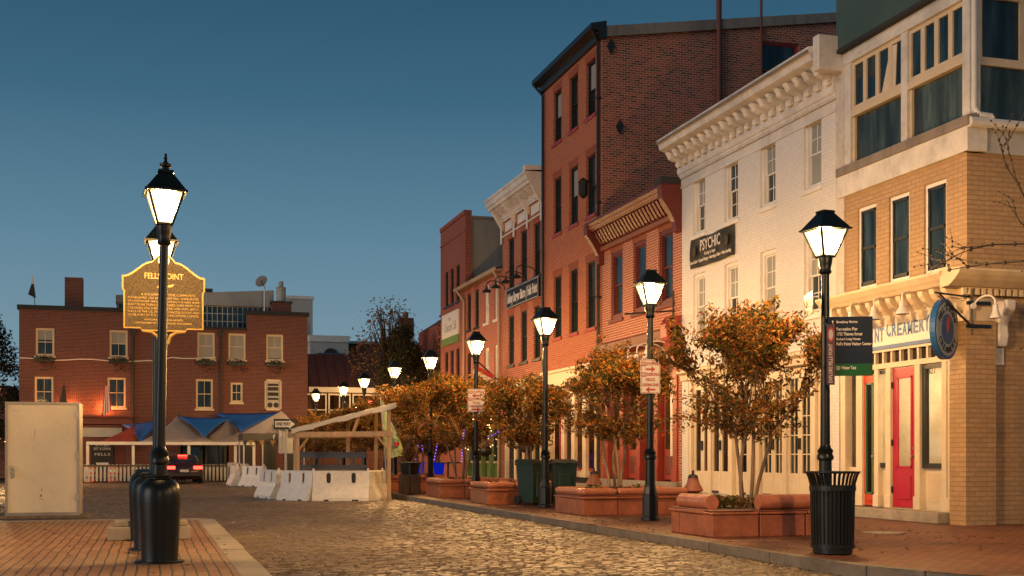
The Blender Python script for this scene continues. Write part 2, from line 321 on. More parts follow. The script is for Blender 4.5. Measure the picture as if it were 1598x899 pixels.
def text(body, size, F, u, v, mat, parent, d=-.004, align='CENTER', width=None, bold=0, ext=.002, name='lettering', shear=0, rot=0, height=None):
    cu = bpy.data.curves.new('lettering', 'FONT'); cu.body = body; cu.size = size; cu.align_x = align; cu.align_y = 'CENTER'
    cu.extrude = ext; cu.offset = bold; cu.resolution_u = 2; cu.shear = shear
    t = bpy.data.objects.new('tmp', cu); COL.objects.link(t); bpy.context.view_layer.update()
    me = bpy.data.meshes.new_from_object(t.evaluated_get(bpy.context.evaluated_depsgraph_get())); bpy.data.objects.remove(t); bpy.data.curves.remove(cu)
    p = parent
    while p.parent is not None: p = p.parent
    off = ORI.get(p.name, Vector())
    k = 1; kh = 1
    xs = [x.co.x for x in me.vertices]; ys = [x.co.y for x in me.vertices]
    if width and xs: k = width / (max(xs) - min(xs))
    if height and ys: kh = height / (max(ys) - min(ys))
    for x in me.vertices:
        a, b = x.co.x * k, x.co.y * kh
        if rot: a, b = a * math.cos(rot) - b * math.sin(rot), a * math.sin(rot) + b * math.cos(rot)
        x.co = F(u + a, v + b, d - x.co.z) - off
    me.materials.clear(); me.materials.append(M[mat]); me.name = name
    o = bpy.data.objects.new(name, me); COL.objects.link(o); o.parent = parent; return o

def wall(name, F, u0, u1, v0, v1, holes, mat, parent, t=.22):
    us = sorted({u0, u1, *[h[0] for h in holes], *[h[1] for h in holes]}); vs = sorted({v0, v1, *[h[2] for h in holes], *[h[3] for h in holes]})
    us = [u for u in us if u0 <= u <= u1]; vs = [v for v in vs if v0 <= v <= v1]
    b = MB()
    for i in range(len(us) - 1):
        for j in range(len(vs) - 1):
            cu, cv = (us[i] + us[i + 1]) / 2, (vs[j] + vs[j + 1]) / 2
            if any(h[0] < cu < h[1] and h[2] < cv < h[3] for h in holes): continue
            b.quad(F(us[i], vs[j]), F(us[i + 1], vs[j]), F(us[i + 1], vs[j + 1]), F(us[i], vs[j + 1]))
    for h in holes:
        a0, a1, c0, c1 = h[:4]
        for p, q in (((a0, c0), (a1, c0)), ((a1, c0), (a1, c1)), ((a1, c1), (a0, c1)), ((a0, c1), (a0, c0))):
            b.quad(F(*p), F(*q), F(*q, t), F(*p, t))
    return b.build(name, mat, parent)
def window(F, u, v0, v1, w, parent, fm='whitetrim', gm='glass', sill='whitetrim', cols=2, rows=1, casing=.05, depth=.10, blind=0, lintel=None, lw=.0, arch=False, name='window'):
    """sash window set in its opening; part window > pane, sill, blind, lintel"""
    u0, u1 = u - w / 2, u + w / 2; b = MB(); fw = casing; vm = (v0 + v1) / 2
    for a in ((u0, u0 + fw, v0, v1), (u1 - fw, u1, v0, v1), (u0 + fw, u1 - fw, v1 - fw, v1), (u0 + fw, u1 - fw, v0, v0 + fw)): b.fb(F, *a, depth - .04, depth + .08)
    sw = .038
    for (s0, s1, dd) in ((vm - .02, v1 - fw, .03), (v0 + fw, vm + .02, .06)):
        a0, a1 = u0 + fw, u1 - fw
        for a in ((a0, a0 + sw, s0, s1), (a1 - sw, a1, s0, s1), (a0 + sw, a1 - sw, s1 - sw, s1), (a0 + sw, a1 - sw, s0, s0 + sw)): b.fb(F, *a, depth + dd - .02, depth + dd + .015)
        for i in range(1, cols): x = a0 + (a1 - a0) * i / cols; b.fb(F, x - .011, x + .011, s0 + sw, s1 - sw, depth + dd - .012, depth + dd + .01)
        for i in range(1, rows): y = s0 + (s1 - s0) * i / rows; b.fb(F, a0 + sw, a1 - sw, y - .011, y + .011, depth + dd - .008, depth + dd + .008)
    o = b.build(name, fm, parent)
    MB().fb(F, u0 + fw, u1 - fw, vm, v1 - fw, depth + .032, depth + .036).fb(F, u0 + fw, u1 - fw, v0 + fw, vm, depth + .062, depth + .066).build('pane', gm, o)
    if blind: MB().fb(F, u0 + fw + .03, u1 - fw - .03, v1 - (v1 - v0) * blind, v1 - fw - .02, depth + .0295, depth + .0305).build('blind', 'blind', o)
    if sill: MB().fb(F, u0 - .07, u1 + .07, v0 - .11, v0 - .004, -.06, .1).build('sill', sill, o, bev=.008)
    if lintel:
        k = .06; MB().slab(F, [(u0 - .02, v1 + .003), (u1 + .02, v1 + .003), (u1 + k + .04, v1 + .24), (u0 - k - .04, v1 + .24)], -.004, .05).build('lintel', lintel, o)
    return o
def goose(name, F, u, v, out, rise, mat, label, shade_r=.13, side=0, group=None):
    """wall lamp on a swan-neck arm"""
    base = F(u, v); t = thing(name, label, 'wall lamp', base, group)
    pts = []
    for k in range(11):
        a = k / 10; x = out * (1 - math.cos(a * math.pi)) / 2 * 1.0; y = rise * math.sin(a * math.pi * .85)
        pts.append(F(u + side * a, v + y, -x))
    pts.append(F(u + side, v + rise * .45 - .12, -out))
    MB().tube(pts, .018, 7).build('arm', mat, t, smooth=True)
    MB().cyl(F(u, v, 0), F(u, v, -.03), .06, .05, 14).build('wall_plate', mat, t)
    c = pts[-1]
    MB().lathe([(.03, .05), (.045, .04), (.05, -.06), (shade_r * .75, -.12), (shade_r, -.19), (shade_r - .012, -.19), (shade_r * .7, -.125), (.03, -.07)], c, 16).build('shade', mat, t, smooth=True)
    return t

# ================================================================== GROUND
tag(MB().quad((-500, -200, -.30), (500, -200, -.30), (500, 900, -.30), (-500, 900, -.30)).build('ground', 'ground'), kind='structure')
tag(MB().quad((-60, -8, -.165), (60, -8, -.165), (60, 90, -.165), (-60, 90, -.165)).build('road_bed', 'mortar'), kind='structure')
KX = 7.42
def cobbles():
    V, Fc = [], []; rnd = random.Random(3); k = 0
    y = 7.5; row = 0
    while y < 64:
        dy = rnd.uniform(.088, .108); far = y > 36
        if far: dy = rnd.uniform(.13, .17)
        x = (1.20 if y < 24.45 else -15) + rnd.uniform(-.15, 0); xe = KX - .01 if y > 12.6 else 9.5
        bow = .0
        while x < xe:
            w = rnd.uniform(.12, .20) * (1.35 if far else 1); x1 = min(x + w, xe + .05)
            if x1 - x > .07 and not (y < 24.45 and x < 1.19):
                g = rnd.uniform(.005, .011); h = -.13 + rnd.uniform(-.006, .005) + .012 * math.sin(x * 1.3 + 1) * math.sin(y * .7); tx, ty = rnd.uniform(-.005, .005), rnd.uniform(-.005, .005)
                ins = rnd.uniform(.012, .02); j = lambda s=.006: rnd.uniform(-s, s)
                yo = .04 * math.sin(x * .9 + y * .35)
                for lev, (i_, z_) in enumerate(((g, -.17), (g + .004, h - .012), (g + ins, h))):
                    for (cx, cy_, sx_, sy_) in ((x + i_, y + i_, -1, -1), (x1 - i_, y + i_, 1, -1), (x1 - i_, y + dy - i_, 1, 1), (x + i_, y + dy - i_, -1, 1)):
                        V.append((cx + j(), cy_ + j() + yo, z_ + (tx * sx_ + ty * sy_ if lev else 0)))
                for l in (0, 4):
                    for i in range(4): Fc.append((k + l + i, k + l + (i + 1) % 4, k + l + 4 + (i + 1) % 4, k + l + 4 + i))
                Fc.append((k + 8, k + 9, k + 10, k + 11)); k += 12
            x = x1
        y += dy; row += 1
    me = bpy.data.meshes.new('cobbled_road'); me.from_pydata(V, [], Fc); me.update(); me.materials.append(M['cobble'])
    o = bpy.data.objects.new('cobbled_road', me); COL.objects.link(o); tag(o, kind='structure')
cobbles()
# right sidewalk with a kerb that turns the corner
arc = [(KX + 3.6 - 3.6 * math.cos(a), 12.4 - 3.6 * math.sin(a)) for a in [R(x) for x in range(0, 91, 6)]]
KP = [(KX, 62)] + arc + [(40, 8.8)]
n = len(KP)
tag(MB().add([(x, y, 0) for x, y in KP] + [(40, 62, 0)] , [tuple(range(n + 1))]).build('sidewalk', 'sidewalk'), kind='structure')
kb = MB(); rnd = random.Random(5)
def kerbseg(b, p, q, w=.16, top=.004):
    p, q = Vector((*p, 0)), Vector((*q, 0)); t = (q - p).normalized(); nn = Vector((t.y, -t.x, 0))
    if nn.x < 0: nn = -nn
    g = .006; p, q = p + t * g, q - t * g; jz = rnd.uniform(-.012, .006); jo = nn * rnd.uniform(-.008, .008)
    vs = [p - nn * .0, q - nn * .0, q + nn * w, p + nn * w]
    b.add([v + jo + Vector((0, 0, -.19)) for v in vs] + [v + jo + Vector((0, 0, top + jz)) for v in vs], [(0, 1, 2, 3), (4, 5, 6, 7), (0, 1, 5, 4), (1, 2, 6, 5), (2, 3, 7, 6), (3, 0, 4, 7)])
y = 62
while y > 12.5:
    y2 = max(12.4, y - rnd.uniform(1.4, 2.3)); kerbseg(kb, (KX, y), (KX, y2)); y = y2
for i in range(0, len(arc) - 2, 2): kerbseg(kb, arc[i], arc[i + 2])
tag(kb.build('kerb', 'kerb', bev=.018, seg=2), kind='structure')
# left traffic island, paved, with its own kerb
ic = .35
ipts = [(-14, -7), (.86, -7), (.86, 24.0 - ic), (.86 - ic, 24.0), (-14, 24.0)]
tag(MB().add([(x, y, 0) for x, y in ipts], [tuple(range(5))]).build('island_pavement', 'island'), kind='structure')
kb = MB(); y = -7
while y < 23.6:
    y2 = min(23.65, y + rnd.uniform(1.5, 2.2)); kb.box(.86, 1.17 + rnd.uniform(-.006, .006), y + .005, y2 - .005, -.19, .006 + rnd.uniform(-.006, .004)); y = y2
x = .5
while x > -14:
    x2 = x - rnd.uniform(1.4, 2.1); kb.box(x2 + .005, x - .005, 24.0, 24.3, -.19, .005 + rnd.uniform(-.004, .004)); x = x2
kb.add([(.86, 23.65, -.19), (1.17, 23.65, -.19), (1.12, 23.95, -.19), (.8, 24.28, -.19), (.5, 24.3, -.19), (.5, 24.0, -.19), (.86, 23.65, .005), (1.17, 23.65, .005), (1.12, 23.95, .005), (.8, 24.28, .005), (.5, 24.3, .005), (.5, 24.0, .005)],
       [(0, 1, 7, 6), (1, 2, 8, 7), (2, 3, 9, 8), (3, 4, 10, 9), (4, 5, 11, 10), (5, 0, 6, 11), (6, 7, 8, 9, 10, 11)])
tag(kb.build('island_kerb', 'concrete', bev=.015, seg=2), kind='structure')
# dark stone edging course in the right-hand sidewalk
tag(MB().box(KX + .17, KX + .42, 12.6, 60, -.05, .005).build('sidewalk_edging', 'sidewalk'), kind='structure')
mh = thing('manhole_cover', 'pale worn manhole cover set in the brick sidewalk before the ice cream shop', 'manhole cover', (10.95, 16.55, .004))
MB().lathe([(.31, 0), (.31, .010), (.27, .012), (.26, .006)], (10.95, 16.55, .004), 28).build('rim', 'concrete', mh)
MB().lathe([(.255, 0), (.255, .011), (.1, .013)], (10.95, 16.55, .004), 28).build('lid', 'stone', mh)

# ================================================================== RIGHT-HAND ROW OF BUILDINGS (facade plane X = 13.65)
F = street()
def shell(bld, y0, y1, ztop, mat, depth=11, roof=True, X=13.65, near=True, far=True, eps=.01):
    b = MB()
    b.quad((X, y0 + eps, 0), (X + depth, y0 + eps, 0), (X + depth, y0 + eps, ztop), (X, y0 + eps, ztop))
    b.quad((X, y1 - eps, 0), (X + depth, y1 - eps, 0), (X + depth, y1 - eps, ztop), (X, y1 - eps, ztop))
    b.quad((X + depth, y0 + eps, 0), (X + depth, y1 - eps, 0), (X + depth, y1 - eps, ztop), (X + depth, y0 + eps, ztop))
    b.build('side_wall', mat, bld)
    MB().box(X + .05, X + depth, y0 + .02, y1 - .02, ztop - .15, ztop - .02).build('roof', 'roofdark', bld)
def inside(bld, y0, y1, z0, z1, mat='dark', X=13.65, name='interior'):
    MB().box(X + .35, X + .40, y0 + .05, y1 - .05, z0, z1).build(name, mat, bld)

# ---- tall orange brick house
T = thing('brick_townhouse', 'tallest orange brick house with black frames, red sills and a dark blank side wall', 'building', (13.65, 39, 0))
ty, tz = (40.4, 38.7, 37.03), ((5.35, 7.5), (9.0, 10.95), (12.2, 14.0))
holes = [(-y - .44, -y + .44, a, b) for y in ty for a, b in tz] + [(-41.7, -36.25, .5, 3.6)]
wall('wall', F, -41.9, -36.0, 0, 14.6, holes, 'tallbrick', T)
lm = pm('orange_lintel', (.30, .07, .03), .8, bs=30)
M['lintel'] = lm
for y in ty:
    for i, (a, b) in enumerate(tz): window(F, -y, a, b, .88, T, 'bframe', 'glass', 'darkred', cols=1, lintel='lintel', depth=.12, blind=.5 if (i + int(y)) % 3 == 0 else 0)
sw = MB(); hs = [(19.2, 20.6, 13.0, 14.85)]
FS = facing(36.0)
sb = MB()   # blank side wall with a raking top
for (u0, u1) in ((13.65, 19.2), (20.6, 25.5)):
    sb.quad(FS(u0, 0), FS(u1, 0), FS(u1, 14.6 + (u1 - 13.65) * .158), FS(u0, 14.6 + (u0 - 13.65) * .158))
sb.quad(FS(19.2, 0), FS(20.6, 0), FS(20.6, 13.0), FS(19.2, 13.0)); sb.quad(FS(19.2, 14.85), FS(20.6, 14.85), FS(20.6, 15.7), FS(19.2, 15.477))
for p, q in (((19.2, 13), (20.6, 13)), ((20.6, 13), (20.6, 14.85)), ((20.6, 14.85), (19.2, 14.85)), ((19.2, 14.85), (19.2, 13))): sb.quad(FS(*p), FS(*q), FS(*q, .2), FS(*p, .2))
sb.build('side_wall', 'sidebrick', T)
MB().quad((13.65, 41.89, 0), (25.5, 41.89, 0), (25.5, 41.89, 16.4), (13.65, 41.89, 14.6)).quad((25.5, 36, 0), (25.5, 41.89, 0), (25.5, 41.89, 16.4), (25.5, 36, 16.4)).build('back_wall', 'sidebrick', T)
w_ = window(FS, 19.9, 13.0, 14.85, 1.4, T, 'redfront', 'glass', None, cols=1, depth=.1)
arch = MB()
for k in range(17):
    a = R(130 - k * 80 / 16); r0, r1 = 1.12, 1.42
    cx, cz = 19.9, 14.0
    a0, a1 = a - R(2.1), a + R(2.1)
    arch.slab(FS, [(cx + r0 * math.cos(a0), cz + r0 * math.sin(a0)), (cx + r1 * math.cos(a0), cz + r1 * math.sin(a0)), (cx + r1 * math.cos(a1), cz + r1 * math.sin(a1)), (cx + r0 * math.cos(a1), cz + r0 * math.sin(a1))], -.012, .05)
arch.build('brick_arch', 'redbrick', T)
MB().add([(13.5, 35.9, 14.6), (25.6, 35.9, 16.5), (25.6, 42, 16.5), (13.5, 42, 14.6), (13.5, 35.9, 14.7), (25.6, 35.9, 16.6), (25.6, 42, 16.6), (13.5, 42, 14.7)], MB.BF).build('roof', 'roofdark', T)
MB().add([(13.7, 35.87, 14.40), (25.6, 35.87, 16.28), (25.6, 35.87, 16.58), (13.7, 35.87, 14.74), (13.7, 35.93, 14.40), (25.6, 35.93, 16.28), (25.6, 35.93, 16.58), (13.7, 35.93, 14.74)], MB.BF).build('flashing', 'parapet', T)
MB().prof(F, [(-.42, 14.78), (.1, 14.9), (.1, 14.35), (-.12, 14.35), (-.14, 14.55), (-.42, 14.62)], -42.05, -35.85).build('gutter', 'black', T)
g = MB(); g.tube([(13.35, 36.0, 14.6), (13.56, 36.12, 14.3), (13.56, 36.12, .2)], .055, 8)
for z in (12.5, 9.2, 6.2, 3.4): g.box(13.5, 13.64, 36.03, 36.21, z, z + .05)
g.build('downspout', 'black', T, smooth=True)
g = MB(); g.tube([(13.3, 42.0, 14.6), (13.56, 41.78, 14.2), (13.56, 41.78, .2)], .05, 8); g.build('downspout', 'black', T, smooth=True)
for u, v in ((13.94, 14.15), (14.24, 11.63)): MB().slab(FS, [(u - .13, v), (u, v - .24), (u + .13, v), (u, v + .24)], -.05, .0).build('tie_plate', 'black', T)
MB().tube([(17.65, 35.9, 9.0), (17.65, 35.9, 15.9)], .09, 10).lathe([(.09, 0), (.09, .25), (.16, .28), (.16, .34), (.05, .36)], (17.65, 35.9, 15.75), 12).build('vent_pipe', 'rust', T, smooth=True)
MB().tube([(19.17, 35.9, 12.0), (19.17, 35.9, 16.5)], .045, 8).build('vent_pipe', 'rust', T, smooth=True)
t = thing('wall_lantern', 'black iron lantern on a bracket high on the tall brick house corner', 'wall lantern', (13.2, 36.5, 9.4))
MB().tube([(13.64, 36.35, 9.65), (13.4, 36.45, 9.95), (13.22, 36.5, 9.98)], .02, 6).build('bracket', 'black', t)
MB().lathe([(.05, .6), (.09, .55), (.18, .48), (.15, .42), (.17, .1), (.12, .02), (.03, -.05)], (13.2, 36.5, 9.45), 8).build('lantern_body', 'black', t)
# ground floor shopfront: cream pilasters, black glass in red frames
def shopfront(bld, y0, y1, z0, z1, cols, wallmat, X=13.65): pass
sf = MB(); FF = street(13.65)
MB().fb(F, -41.7, -36.25, .5, 3.6, .16, .2).build('shopfront_panel', 'cream', T)
MB().fb(F, -41.75, -36.2, 3.6, 4.1, -.12, .1).fb(F, -41.8, -36.15, 4.1, 4.2, -.2, .1).build('shopfront_cornice', 'creamtrim', T, bev=.01)
for y in (41.5, 39.9, 38.85, 37.75, 36.6):
    MB().fb(F, -y - .16, -y + .16, .5, 3.6, .02, .158).fb(F, -y - .19, -y + .19, .5, .75, -.01, .158).fb(F, -y - .19, -y + .19, 3.42, 3.6, -.01, .158).build('pilaster', 'cream', T, bev=.008)
for y in (40.7, 39.4, 38.3, 37.2):
    o = MB().fb(F, -y - .30, -y + .30, .72, 3.3, .10, .158).build('shop_window', 'darkred', T)
    MB().fb(F, -y - .22, -y + .22, .8, 3.2, .085, .0985).build('pane', 'brownglass', o)
MB().fb(F, -41.75, -36.2, .32, .5, -.06, .2).build('plinth', 'black', T); MB().fb(F, -41.8, -36.1, .0, .32, -.3, -.002).build('step', 'stone', T, bev=.01)

# ---- small red house with the heavy maroon cornice
B = thing('brick_shop', 'low brick house with a heavy maroon bracketed cornice and red shopfront', 'building', (13.65, 33, 0))
ry = (34.75, 32.93, 31.05)
wall('wall', F, -36.0, -30.0, 0, 7.95, [(-y - .5, -y + .5, 5.4, 7.48) for y in ry] + [(-35.8, -30.2, .5, 4.0)], 'redbrick', B)
for y in ry: window(F, -y, 5.4, 7.48, 1.0, B, 'maroon', 'glass', 'maroon', cols=1, casing=.14, lintel='lintel', depth=.08)
shell(B, 30, 36, 7.9, 'redbrick')
MB().prof(F, [(.0, 7.75), (-.10, 7.75), (-.12, 7.88), (-.18, 7.9), (-.2, 8.12), (-.46, 8.2), (-.52, 8.32), (-.58, 8.42), (-.58, 8.5), (.3, 8.62), (.3, 7.75)], -36.0, -30.02).build('cornice', 'maroon', B)
MB().fb(F, -35.95, -30.1, 7.62, 7.745, -.13, .0).build('frieze_moulding', 'orange', B); MB().prof(F, [(-.50, 8.26), (-.535, 8.30), (-.535, 8.34), (-.50, 8.33)], -35.9, -30.2).build('crown_moulding', 'orange', B)
br = MB().prof(F, [(-.13, 7.76), (-.19, 7.80), (-.36, 8.06), (-.42, 8.17), (-.19, 8.11)], -35.63, -35.50).build('bracket', 'maroon', B)
for k in range(1, 23): pcopy(br, (0, -k * .24, 0))
for y in (35.93, 30.12):
    MB().prof(F, [(0, 7.2), (-.18, 7.25), (-.2, 7.5), (-.36, 7.8), (-.58, 8.1), (-.62, 8.45), (0, 8.5)], -y - .12, -y + .12).build('end_bracket', 'maroon', B, bev=.01)
MB().fb(F, -30.5, -30.0, 8.5, 8.68, -.6, .5).build('cornice_cap', 'roofdark', B)
MB().fb(F, -35.8, -30.2, .5, 4.0, .18, .22).build('shopfront_panel', 'maroon', B)
MB().prof(F, [(.15, 4.0), (-.05, 4.0), (-.1, 4.2), (-.12, 4.25), (-.3, 4.35), (-.36, 4.55), (-.36, 4.62), (.0, 4.75), (.0, 4.1)], -36.0, -30.05).build('shopfront_cornice', 'maroon', B)
MB().fb(F, -35.9, -30.15, 4.1, 4.18, -.13, -.04).build('shopfront_moulding', 'orange', B)
MB().prof(F, [(0, 3.9), (-.2, 3.95), (-.42, 4.4), (-.44, 4.75), (-.3, 4.95), (0, 5.0)], -30.45, -30.05).build('end_bracket', 'redfront', B, bev=.01)
for y in (35.6, 34.3, 33.0, 31.7, 30.4):
    MB().fb(F, -y - .14, -y + .14, .5, 4.0, -.03, .178).fb(F, -y - .17, -y + .17, .5, .9, -.06, .178).fb(F, -y - .17, -y + .17, 3.75, 3.98, -.06, .178).build('pilaster', 'redfront', B, bev=.01)
for y, w, mat in ((34.95, .8, 'brownglass'), (33.65, .8, 'brownglass'), (32.35, .75, 'redfront'), (31.05, .75, 'brownglass')):
    o = MB().fb(F, -y - w / 2, -y + w / 2, .55, 3.5, .12, .178).build('door', 'redfront', B)
    MB().fb(F, -y - w / 2 + .12, -y + w / 2 - .12, 1.4, 3.3, .105, .1185).build('pane', mat, o); MB().fb(F, -y - w / 2 + .12, -y + w / 2 - .12, .7, 1.2, .10, .1185).build('door_panel', 'orange' if mat == 'redfront' else 'maroon', o)
MB().fb(F, -30.95, -30.65, 1.2, 3.0, .09, .104).build('notice_board', 'whitetrim', B)
MB().fb(F, -35.9, -30.1, 0, .5, -.12, .2).build('foundation', 'stone', B, bev=.015)

# ---- white painted house
Wb = thing('white_house', 'white painted brick house with bracketed cornice, french doors and a psychic banner', 'building', (13.65, 26, 0))
wy = (28.92, 27.1, 25.25, 23.27); 
doors = [(28.9, 1.0, 3), (27.85, 1.0, 3), (26.6, .5, 1), (25.15, 1.05, 4), (23.95, 1.05, 4), (22.95, .5, 4)]
holes = [(-y - .36, -y + .36, 6.97, 8.48) for y in wy] + [(-y - .36, -y + .36, 4.25, 5.95) for y in wy] + [(-29.6, -22.6, .22, 3.2)]
wall('wall', F, -29.98, -22.2, 0, 9.5, holes, 'whitebrick', Wb)
for i, y in enumerate(wy):
    window(F, -y, 6.97, 8.48, .72, Wb, 'whitetrim', 'glass', 'whitetrim', cols=2, rows=2, blind=(.5, 0, .5, .97)[i], casing=.09)
    window(F, -y, 4.25, 5.95, .72, Wb, 'whitetrim', 'glass', 'whitetrim', cols=2, rows=2, blind=(.97, .5, .97, .5)[i], casing=.09)
shell(Wb, 22.2, 29.98, 9.45, 'stuccow')
MB().fb(F, -22.28, -21.98, 3.5, 9.4, -.03, .3).build('party_wall_end', 'stuccow', Wb)
MB().prof(F, [(0, 8.62), (-.05, 8.62), (-.07, 8.72), (-.10, 8.74), (-.12, 8.86), (-.10, 8.88), (-.10, 9.12), (-.14, 9.2), (-.45, 9.3), (-.62, 9.36), (-.66, 9.5), (-.70, 9.52), (-.70, 9.62), (.2, 9.78), (.2, 8.62)], -30.05, -22.25).build('cornice', 'white', Wb)
MB().fb(F, -30.0, -22.3, 8.36, 8.42, -.03, 0).fb(F, -30.0, -22.3, 8.42, 8.60, -.015, 0).build('frieze_band', 'white', Wb)
def teeth(Fx, u0, pitch, w, n_, z0, z1, d0, d1):
    pts = [(u0, z1 + .012)]
    for k in range(n_): a = u0 + k * pitch; pts += [(a, z0), (a + w, z0), (a + w, z1), (a + pitch, z1)]
    pts += [(u0 + n_ * pitch, z1 + .012)]
    return MB().slab(Fx, pts, d0, d1)
dn = teeth(F, -29.93, .08, .045, 96, 8.60, 8.655, -.075, -.0505)
dn.build('dentil_band', 'white', Wb)
br = MB().prof(F, [(-.10, 8.92), (-.17, 8.90), (-.22, 8.97), (-.20, 9.03), (-.30, 9.05), (-.42, 9.10), (-.46, 9.2), (-.52, 9.27), (-.10, 9.24)], -29.95, -29.77)
br = br.build('bracket', 'white', Wb, bev=.015, seg=2)
for k in range(1, 20): pcopy(br, (0, -k * .392, 0))
MB().box(13.05, 14.2, 22.02, 22.25, 9.1, 9.82).build('parapet_end', 'white', Wb, bev=.02)
MB().fb(F, -30.0, -22.25, 9.50, 9.55, -.74, -.705).build('cornice_flashing', 'parapet', Wb)
MB().prof(F, [(0, 3.2), (-.06, 3.2), (-.08, 3.34), (-.18, 3.4), (-.18, 3.46), (0, 3.52)], -29.95, -22.3).build('string_course', 'creamtrim', Wb)
MB().fb(F, -29.6, -22.6, .22, 3.2, .14, .2).build('shopfront_panel', 'cream', Wb)
MB().fb(F, -29.9, -22.2, .0, .215, -.25, .3).build('step', 'granite2', Wb, bev=.015)
def french(bld, y, w, style, z0=.26, z1=3.05, mat='cream'):
    o = MB()
    leaves = 2 if w > .7 else 1; lw = w / leaves
    for k in range(leaves):
        a = -y - w / 2 + k * lw; st = .09 if leaves == 2 else .1
        zb = .82
        for q in ((a + .006, a + st, z0, z1), (a + lw - st, a + lw - .006, z0, z1), (a + st, a + lw - st, z0, zb), (a + st, a + lw - st, z1 - .12, z1)): o.fb(F, *q, .085, .138)
        if style == 4:
            m_ = (a + st + a + lw - st) / 2; o.fb(F, m_ - .012, m_ + .012, zb, z1 - .12, .095, .13)
            for r_ in range(1, 5): zz = zb + (z1 - .12 - zb) * r_ / 5; o.fb(F, a + st, a + lw - st, zz - .012, zz + .012, .092, .13)
        elif style == 1:
            for r_ in range(1, 5): zz = zb + (z1 - .12 - zb) * r_ / 5; o.fb(F, a + st, a + lw - st, zz - .012, zz + .012, .092, .13)
    d = o.build('french_door', mat, bld)
    p = MB()
    for k in range(leaves): a = -y - w / 2 + k * lw; p.fb(F, a + .09, a + lw - .09, .82, z1 - .12, .118, .124)
    p.build('pane', 'brownglass' if style == 3 else 'glass', d)
    if leaves == 2: MB().fb(F, -y - .05, -y - .02, 1.35, 1.6, .05, .085).fb(F, -y + .02, -y + .05, 1.35, 1.6, .05, .085).build('handle', 'black', d)
    MB().fb(F, -y - w / 2 + .06, -y - .1 if leaves == 2 else -y + .1, .27, .33, .07, .084).build('kick_vent', 'dark', d)
for y, w, s_ in doors: french(Wb, y, w, s_)
for y in (29.55, 28.38, 27.2, 26.15, 25.8, 24.55, 23.3, 22.64): MB().fb(F, -y - .09, -y + .09, .22, 3.19, .02, .138).build('pilaster', 'cream', Wb, bev=.008)
t = thing('banner', 'black banner reading PSYCHIC hung on the white house', 'banner', F(-28.1, 6.6, -.05))
ban = MB(); P0 = []
for i in range(13):
    for j in range(7):
        u = -29.34 + 2.48 * i / 12; v = 6.10 + .76 * j / 6 - (.03 * (1 - abs(i - 6) / 6)); P0.append(F(u, v, -.05 - .025 * math.sin(i * 1.3 + j * .6)))
ban.add(P0, [(i * 7 + j, (i + 1) * 7 + j, (i + 1) * 7 + j + 1, i * 7 + j + 1) for i in range(12) for j in range(6)]).build('cloth', 'charcoal', t, smooth=True)
text('PSYCHIC', .42, F, -28.1, 6.60, 'signwhite', t, d=-.09, width=1.15, bold=.006, height=.29)
text('Readings by Angels', .13, F, -28.1, 6.38, 'signwhite', t, d=-.09, width=.62)
text('Tarot Card • Crystal Energy • Astrology Chart • Palm Reading', .12, F, -28.1, 6.24, 'signwhite', t, d=-.09, width=2.35, bold=.003, height=.11)
for u in (-29.05, -27.2): MB().slab(F, [(u + .10 * math.cos(a) , 6.52 + .15 * math.sin(a)) for a in [R(k * 30) for k in range(12)]], -.088, -.082).build('gold_emblem', 'bronze', t)

# ---- yellow corner shop
C = thing('corner_shop', 'yellow painted brick corner building with glazed loft and ice cream shopfront', 'building', (13.65, 20, 0))
cyy = (21.19, 20.11, 19.0)
wall('wall', F, -22.15, -18.1, 3.9, 6.5, [(-y - .33, -y + .33, 4.53, 6.18) for y in cyy], 'yellowbrick', C)
for y in cyy: window(F, -y, 4.53, 6.18, .66, C, 'whitetrim', 'glass', 'whitetrim', cols=1, casing=.07, depth=.08); 
for y in cyy: MB().fb(F, -y - .25, -y + .25, 4.62, 6.1, .065, .11).fb(F, -y - .2, -y + .2, 5.38, 6.04, .055, .066).build('black_sash', 'glass', C)
for y in cyy:
    b_ = MB()
    for q in ((-.26, -.21, 4.61, 6.11), (.21, .26, 4.61, 6.11), (-.26, .26, 6.05, 6.11), (-.26, .26, 4.61, 4.68), (-.26, .26, 5.32, 5.38)): b_.fb(F, -y + q[0], -y + q[1], q[2], q[3], .035, .07)
    b_.build('sash_frame', 'bframe', C)
FY = facing(18.1)
wall('side_wall', FY, 13.65, 26, 0, 6.5, [(15.75, 16.6, 4.5, 6.2)], 'yellowbrick', C)
window(FY, 16.2, 4.5, 6.2, .85, C, 'whitetrim', 'glass', 'whitetrim', cols=1)
MB().quad((26, 18.1, 0), (26, 22.14, 0), (26, 22.14, 6.5), (26, 18.1, 6.5)).build('back_wall', 'yellowbrick', C)
# corner pier
MB().box(13.50, 14.12, 17.93, 18.38, 0, 3.55).build('corner_pier', 'yellowbrick', C)
MB().box(13.60, 14.3, 17.99, 18.3, 3.55, 3.95).build('pier_cap', 'creamtrim', C, bev=.01)
